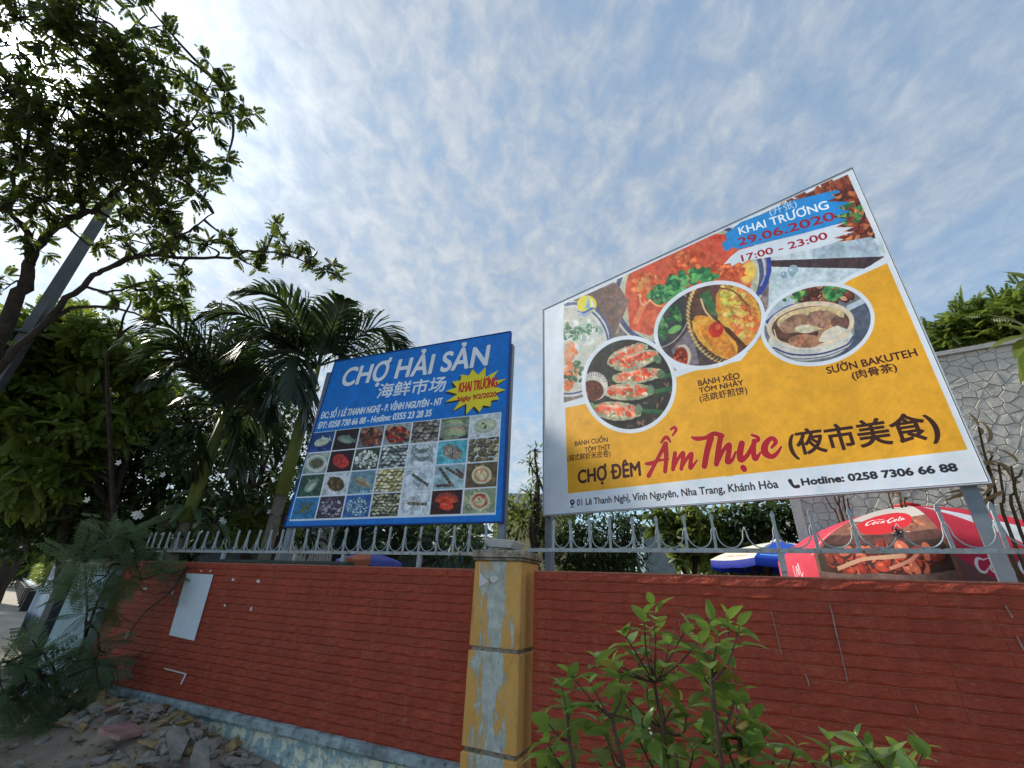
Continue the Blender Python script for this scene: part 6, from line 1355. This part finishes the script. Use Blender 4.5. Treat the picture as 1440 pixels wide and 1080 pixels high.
# ------------------------------------------------------------------ dry canes and right edge branch
def canes(label, base_px, stems, leaves, dd, seed):
    rg = np.random.default_rng(seed); b = at(base_px[0], base_px[1], dd); b[2] = 0; t = thing('dry_canes', label, 'plant', tuple(b))
    lmesh = blade_mesh(.15, .013, rg, .5, .6); lmesh.materials.append(M['dry'])
    for st in stems:
        P = [at(x, y, dd)-b for x, y in st]; P0 = P[0].copy(); P0[2] = 0; P0 += rg.normal(0, .05, 3)*np.array([1, 1, 0]); P = spline([P0]+P, 4); MB().tube(P, [.014-.008*k/len(P) for k in range(len(P))], 6).build('stem', M['cane'], t, True)
    for (x, y, dx, dz) in leaves:
        q = link('leaf', lmesh, t); orient(q, at(x, y, dd-.02)-b, (dx, rg.uniform(-.3, .3), dz), (rg.normal(0, .3), -1, .3)); q.scale = (rg.uniform(.8, 1.4),)*3
    return t
canes('dry brown canes with withered leaves beside the right post of the food billboard', (1400, 810), [[(1412, 760), (1400, 690), (1385, 640), (1376, 600)], [(1425, 760), (1412, 700), (1404, 650)], [(1436, 750), (1428, 690), (1422, 655)], [(1440, 730), (1438, 660)], [(1405, 740), (1392, 690), (1388, 660), (1396, 640)]],
      [(1376, 600, -.2, .9), (1380, 612, .5, .8), (1390, 622, .6, .8), (1394, 618, .1, 1), (1384, 640, -.6, .2), (1392, 640, .7, .5), (1400, 650, .5, -.6), (1390, 660, .8, -.2), (1404, 655, -.7, .3), (1395, 668, -.3, -.9), (1412, 690, -.8, -.4), (1408, 660, .9, .1), (1422, 660, -.5, .6), (1430, 680, .6, .4), (1372, 690, -.9, -.2), (1386, 690, -.8, .1), (1392, 705, -.9, -.3), (1432, 650, -.2, .9)], 5.0, 5)
canes('thin upright bamboo like stems at the left end of the stone retaining wall', (1180, 800), [[(1192, 750), (1176, 705), (1160, 670)], [(1188, 745), (1180, 700), (1174, 670)], [(1195, 740), (1186, 700), (1182, 670)], [(1184, 748), (1168, 712), (1150, 680)], [(1200, 735), (1192, 700)]],
      [(1165, 690, -.6, .5), (1180, 700, .6, .3), (1172, 680, -.2, .9), (1190, 710, .7, -.3)], 7.4, 6)
canes('pair of leaning dark stems behind the red umbrella top', (1265, 800), [[(1262, 735), (1252, 705), (1246, 680)], [(1276, 735), (1268, 705), (1262, 685)], [(1280, 735), (1276, 700)]], [(1254, 700, .3, .8), (1268, 702, -.3, .8)], 6.6, 7)
rb_ = at(1475, 470, 4.2); bb_ = np.array([rb_[0]+.5, rb_[1]-.1, 0]); bb_ = bb_+WN*max(0, .6-float((bb_-np.array([0, WY, 0]))@WN)); eb = thing('broadleaf_plant', 'yellow green broad leaves poking in at the right edge before the retaining wall', 'plant', tuple(bb_))
MB().tube([p-bb_ for p in spline([bb_, bb_+np.array([.05, 0, 2.2]), at(1490, 520, 4.2), at(1455, 485, 4.2), at(1438, 470, 4.2)], 5)], [.05-.035*k/20 for k in range(21)], 7).build('stem', M['bark_pale'], eb, True)
lmesh = [blade_mesh(.22, .034, rgp, .15, .25) for _ in range(3)]
for me in lmesh: me.materials.append(M['leaf_bright'])
for i, (x, y, dx, dz) in enumerate([(1445, 470, -.8, .3), (1445, 475, -.7, -.5), (1450, 480, -.6, -.9), (1450, 465, -.5, .8), (1448, 472, -1, -.1), (1460, 480, .3, .8), (1440, 490, -.2, -.9), (1462, 470, .8, .3), (1460, 450, -.7, .6), (1455, 400, -.6, .3), (1460, 395, -.8, -.2), (1470, 400, .2, .9)]):
    q = link('leaf', lmesh[i % 3], eb); orient(q, at(x, y, 4.15)-bb_, (dx, rgp.uniform(-.4, .2), dz), (rgp.normal(0, .4), -.6, .8))

# ------------------------------------------------------------------ foreground shrub: every leaf its own part
rgs = np.random.default_rng(33)
sb = np.array([0.86, 1.75, 0.0]); sb = aty(1000, 1080, 1.55); sb[2] = 0.0
sh = thing('leafy_shrub', 'glossy green shrub with pointed leaves growing in front of the right wall', 'shrub', tuple(sb))
LM = [blade_mesh(.078*k, .0195*k, rgs, .25, .22, 6) for k in (1, .85, 1.1, .7, 1.0, .95)]
M['leaf_old'] = leaf_mat('yellowing_shrub_leaf', (0.30, 0.26, 0.06), (0.22, 0.20, 0.05), .3, (.4, .36, .06), .5, .3, c3=(.16, .08, .03))
M['leaf_young'] = leaf_mat('young_shrub_leaf', (0.22, 0.40, 0.07), (0.28, 0.46, 0.09), .4, (.5, .62, .1), .28, .6, c3=(.22, .36, .06))
for me in LM: me.materials.append(M['leaf_shrub'])
LM_old = LM[1].copy(); LM_old.materials[0] = M['leaf_old']; LM_young = LM[3].copy(); LM_young.materials[0] = M['leaf_young']
tips = [(905, 862), (918, 850), (1022, 862), (1000, 872), (968, 880), (1040, 880), (985, 905), (915, 885), (880, 895), (838, 925), (862, 930), (905, 925), (940, 905), (790, 965), (800, 945), (830, 960), (870, 965), (910, 960), (950, 945), (985, 945), (1020, 935), (765, 1010), (800, 1000), (840, 1000), (880, 1005), (920, 1000), (955, 985), (1000, 985), (1035, 975),
        (770, 1045), (810, 1050), (855, 1045), (900, 1045), (940, 1035), (985, 1030), (1030, 1020), (1060, 1010), (1005, 1065), (1055, 1050), (1090, 1060), (790, 1075), (870, 1078), (950, 1075), (1120, 1050), (1165, 1040), (1185, 1065), (1205, 1035), (1235, 1070), (1270, 1060), (1300, 1050)]
hubs = [sb+np.array([0, 0, .35]), None]
nleaf = 0; mains = []; XV = []; XF = []; xn = 0
tips += [(800, 1025), (845, 1020), (875, 985), (930, 985), (900, 1020), (965, 1010), (1000, 1010), (1050, 990), (1020, 1045), (930, 1065), (975, 1055), (840, 1070), (1075, 1035), (900, 1070), (760, 1070), (1000, 930), (870, 940), (1010, 895), (925, 945), (1140, 1072), (1225, 1055), (1250, 1085), (1180, 1085), (1290, 1085)]
for j, (mx_, my_) in enumerate([(860, 1010), (920, 960), (1000, 960), (800, 1040), (1040, 1040), (950, 1060), (1180, 1090), (1260, 1110)]):
    p = at(mx_, my_, 1.75+.1*math.sin(j*2)); P = spline([sb+rgs.normal(0, .02, 3)*np.array([1, 1, 0]), sb*.45+p*.55+np.array([0, 0, -.05])+rgs.normal(0, .03, 3), p], 5)
    MB().tube([q-sb for q in P], [.010-.005*k/len(P) for k in range(len(P))], 6).build('stem', M['twig'], sh, True); mains += P[4:]
mains = np.array(mains)
for i, (tx, ty) in enumerate(tips):
    p = at(tx, ty, 1.85+rgs.uniform(-.12, .30)); j = np.argmin(((mains-p)**2).sum(1)+ (mains[:, 2] > p[2])*.05); h_ = mains[j]; P = spline([h_, (h_+p)/2+rgs.normal(0, .012, 3)+np.array([0, 0, -.01]), p], 3)
    MB().tube([q-sb for q in P], [.0042-.0022*k/len(P) for k in range(len(P))], 5).build('twig', M['twig'], sh, True)
    ax_ = nrm(P[-1]-P[-3])*.6+np.array([0, 0, .5])+rgs.normal(0, .2, 3); ax_ = nrm(ax_); e1 = nrm(np.cross(ax_, rgs.normal(size=3))); e2 = np.cross(ax_, e1)
    for k in range(6):
        an = (k % 2)*math.pi+(k//2)*1.57+rgs.normal(0, .25); rad_ = math.cos(an)*e1+math.sin(an)*e2; lvl = k//2; d = nrm(rad_*(1-.22*(2-lvl)*0)+ax_*(.15+.40*(lvl))*(1)+np.array([0, 0, -.05])); me_ = LM_young if (lvl == 2 and rgs.random() < .5) else (LM_old if rgs.random() < .05 else LM[(i+k) % 6])
        q = bpy.data.objects.new('leaf', me_); orient(q, p-sb-ax_*.030*(2-lvl), d, ax_+np.array([0, 0, .4])+rgs.normal(0, .15, 3)); s_ = (1.1, .95, .62)[lvl]*rgs.uniform(.85, 1.15); s_ *= rgs.uniform(1.05, 1.5); q.scale = (s_, s_, s_)
        if nleaf < 296: COL.objects.link(q); q.parent = sh; nleaf += 1
        else:
            m4 = np.array(q.matrix_basis); n_v = len(me_.vertices); co = np.empty(n_v*3, np.float32); me_.vertices.foreach_get('co', co); co = co.reshape(-1, 3)@m4[:3, :3].T+m4[:3, 3]
            XV.append(co); XF.append(np.array([tuple(f_.vertices) for f_ in me_.polygons])+xn); xn += n_v; bpy.data.objects.remove(q)
tag(link('leaf', fast_mesh('leaf_mass', np.vstack(XV), np.vstack(XF)), sh, M['leaf_shrub']), kind='stuff')

# ------------------------------------------------------------------ rubble and slabs along the foot of the wall
def rock_mesh(sx_, sy_, sz_, seed, n=14):
    rg = np.random.default_rng(seed); bm_ = __import__('bmesh').new(); bmesh_ = __import__('bmesh')
    for _ in range(n): v = nrm(rg.normal(size=3))*rg.uniform(.8, 1.05); bm_.verts.new((v[0]*sx_, v[1]*sy_, np.clip(v[2], -.6, .7)*sz_))
    bmesh_.ops.convex_hull(bm_, input=bm_.verts); 
    for v in [v for v in bm_.verts if not v.link_faces]: bm_.verts.remove(v)
    me = bpy.data.meshes.new('chunk'); bm_.to_mesh(me); bm_.free(); return me
M['rub1'] = mk_conc('grey_rubble', srgb(158, 154, 146), srgb(128, 124, 118), srgb(90, 88, 84), 8, .5, .8); M['rub2'] = mk_conc('ochre_rubble', srgb(165, 146, 108), srgb(136, 116, 84), srgb(70, 60, 50), 8, .5, .8); M['rub3'] = mk_conc('pink_rubble', srgb(178, 140, 134), srgb(148, 116, 110), srgb(80, 66, 62), 8, .5, .8)
RM = []
for k in range(12):
    f_ = 1+.5*math.sin(k*3); me = rock_mesh(.10*f_+.03, .08+.02*math.cos(k), .055+.02*math.sin(k*5), 200+k); me.materials.append(M['rub1'] if k % 4 != 3 else M['rub2']); RM.append(me)
heap = lambda s_, o_: .30*math.exp(-((s_+4.7)/1.1)**2-((o_+.35)/.45)**2)+.22*math.exp(-((s_+3.4)/.9)**2-((o_+.35)/.45)**2)+.12*math.exp(-((s_+5.9)/.8)**2-((o_+.7)/.5)**2)
V, Fs = sheet(-7.2, -1.2, -2.0, .0, 60, 20, lambda s_, o_: .012+heap(s_, o_)*.75+.012*math.sin(s_*11)*math.sin(o_*13)); o = MB().add(V, Fs).build('rubble_soil', M['soil'], smooth=True); tag(o, kind='structure')
rgk = np.random.default_rng(77); cnt = 0
zones = 0
for k in range(280):
    s_ = rgk.uniform(-6.4, -2.2); o_ = -.12-abs(rgk.normal(0, .38)); 
    if heap(s_, o_) < .03 and rgk.random() < .6: continue
    p = wl_(s_, o_, heap(s_, o_)*.75+.035); px, py = project(p)
    if not (-30 < px < 360 and 960 < py < 1130): continue
    me = RM[rgk.integers(12)]; q = bpy.data.objects.new('rubble_chunk', me); COL.objects.link(q); q.location = p; q.rotation_euler = (rgk.uniform(-.5, .5), rgk.uniform(-.5, .5), rgk.uniform(0, 6.28)); sc_ = rgk.uniform(.3, 1.15); q.scale = (sc_,)*3
    szw = 'small' if sc_ < .55 else ('large' if sc_ > .9 else 'medium'); zx = 'close under the feathery shrub' if px < 110 else ('beside the pinkish slabs' if px < 200 else ('at the right end of the heap' if px > 270 else 'in the middle of the heap'))
    zo = 'against the plinth' if o_ > -.3 else ('halfway down the heap' if o_ > -.65 else 'at the outer edge of the rubble')
    tag(q, '%s %s chunk %s, %s' % (szw, 'ochre' if me.materials[0] == M['rub2'] else 'grey', zo, zx), 'rubble', 'rubble along the foot of the wall')
slabs = [((170, 1035), .40, .26, 'rub3', .12, 'pinkish paver slab with a star pattern lying among the rubble'), ((150, 1018), .50, .10, 'rub3', -.30, 'long thin pinkish slab leaning on the rubble'), ((250, 1050), .34, .16, 'rub1', .5, 'grey broken slab tilted against the plinth'), ((215, 1060), .42, .12, 'rub1', -.2, 'long pale slab piece at the bottom of the rubble'),
         ((285, 1062), .30, .12, 'rub1', .9, 'narrow grey slab standing nearest the plinth'), ((120, 1062), .26, .20, 'rub1', .2, 'flat grey slab at the lower left of the rubble'), ((180, 1072), .30, .22, 'rub2', .1, 'ochre stained slab at the bottom edge'), ((105, 1000), .16, .14, 'rub2', .3, 'squarish ochre block on top of the rubble'), ((128, 1003), .18, .15, 'rub2', -.2, 'larger mossy ochre block beside the plinth')]
for (pp, L_, W_, mt, tilt, lb) in slabs:
    r_ = ray(*pp); t_ = (.20-CAM_Z)/r_[2]; p = EYE+r_*t_
    sd_ = (p-np.array([0, WY, 0]))@WN
    if sd_ > -.18: p = p-WN*(sd_+.18)
    p[2] = heap((p-np.array([0, WY, 0]))@WD, (p-np.array([0, WY, 0]))@WN)*.75+.12
    L_ *= 1.3; W_ *= 1.35; n = 7; an = np.sort(rgk.uniform(0, 2*math.pi, n)); ol = [(math.cos(a_)*L_/2*rgk.uniform(.8, 1.1), math.sin(a_)*W_/2*rgk.uniform(.8, 1.1)) for a_ in an]; h = .10 if 'block' in lb else .03
    V = [(x, y, -h/2) for x, y in ol]+[(x*.96, y*.96, h/2+rgk.normal(0, .003)) for x, y in ol]; Fs = [tuple(range(n-1, -1, -1)), tuple(range(n, 2*n))]+[(i, (i+1) % n, n+(i+1) % n, n+i) for i in range(n)]
    o = MB().add(V, Fs).build('broken_slab', M[mt]); o.location = p; o.rotation_euler = (rgk.uniform(-.25, .25), tilt, WA+rgk.uniform(-.5, .5)); tag(o, lb, 'slab', 'rubble along the foot of the wall')
# small weeds and litter leaves on the verge
n = 700; P = []; 
for _ in range(n):
    s_ = rgk.uniform(-7.2, -2.5); o_ = -abs(rgk.normal(0, .7))-.1; P.append(wl_(s_, o_, heap(s_, o_)*.75+.04))
P = np.array(P); v, f = instance(T_S, P, nrm(rgk.normal(size=(n, 3))*np.array([1, 1, .3])), nrm(rgk.normal(size=(n, 3))*.4+np.array([0, 0, 1])), rgk.uniform(.03, .09, n)); tag(link('leaf_litter', fast_mesh('litter', v, f), None, M['dry']), 'fallen dry leaves scattered over the rubble and soil', 'leaf litter', kind='stuff')
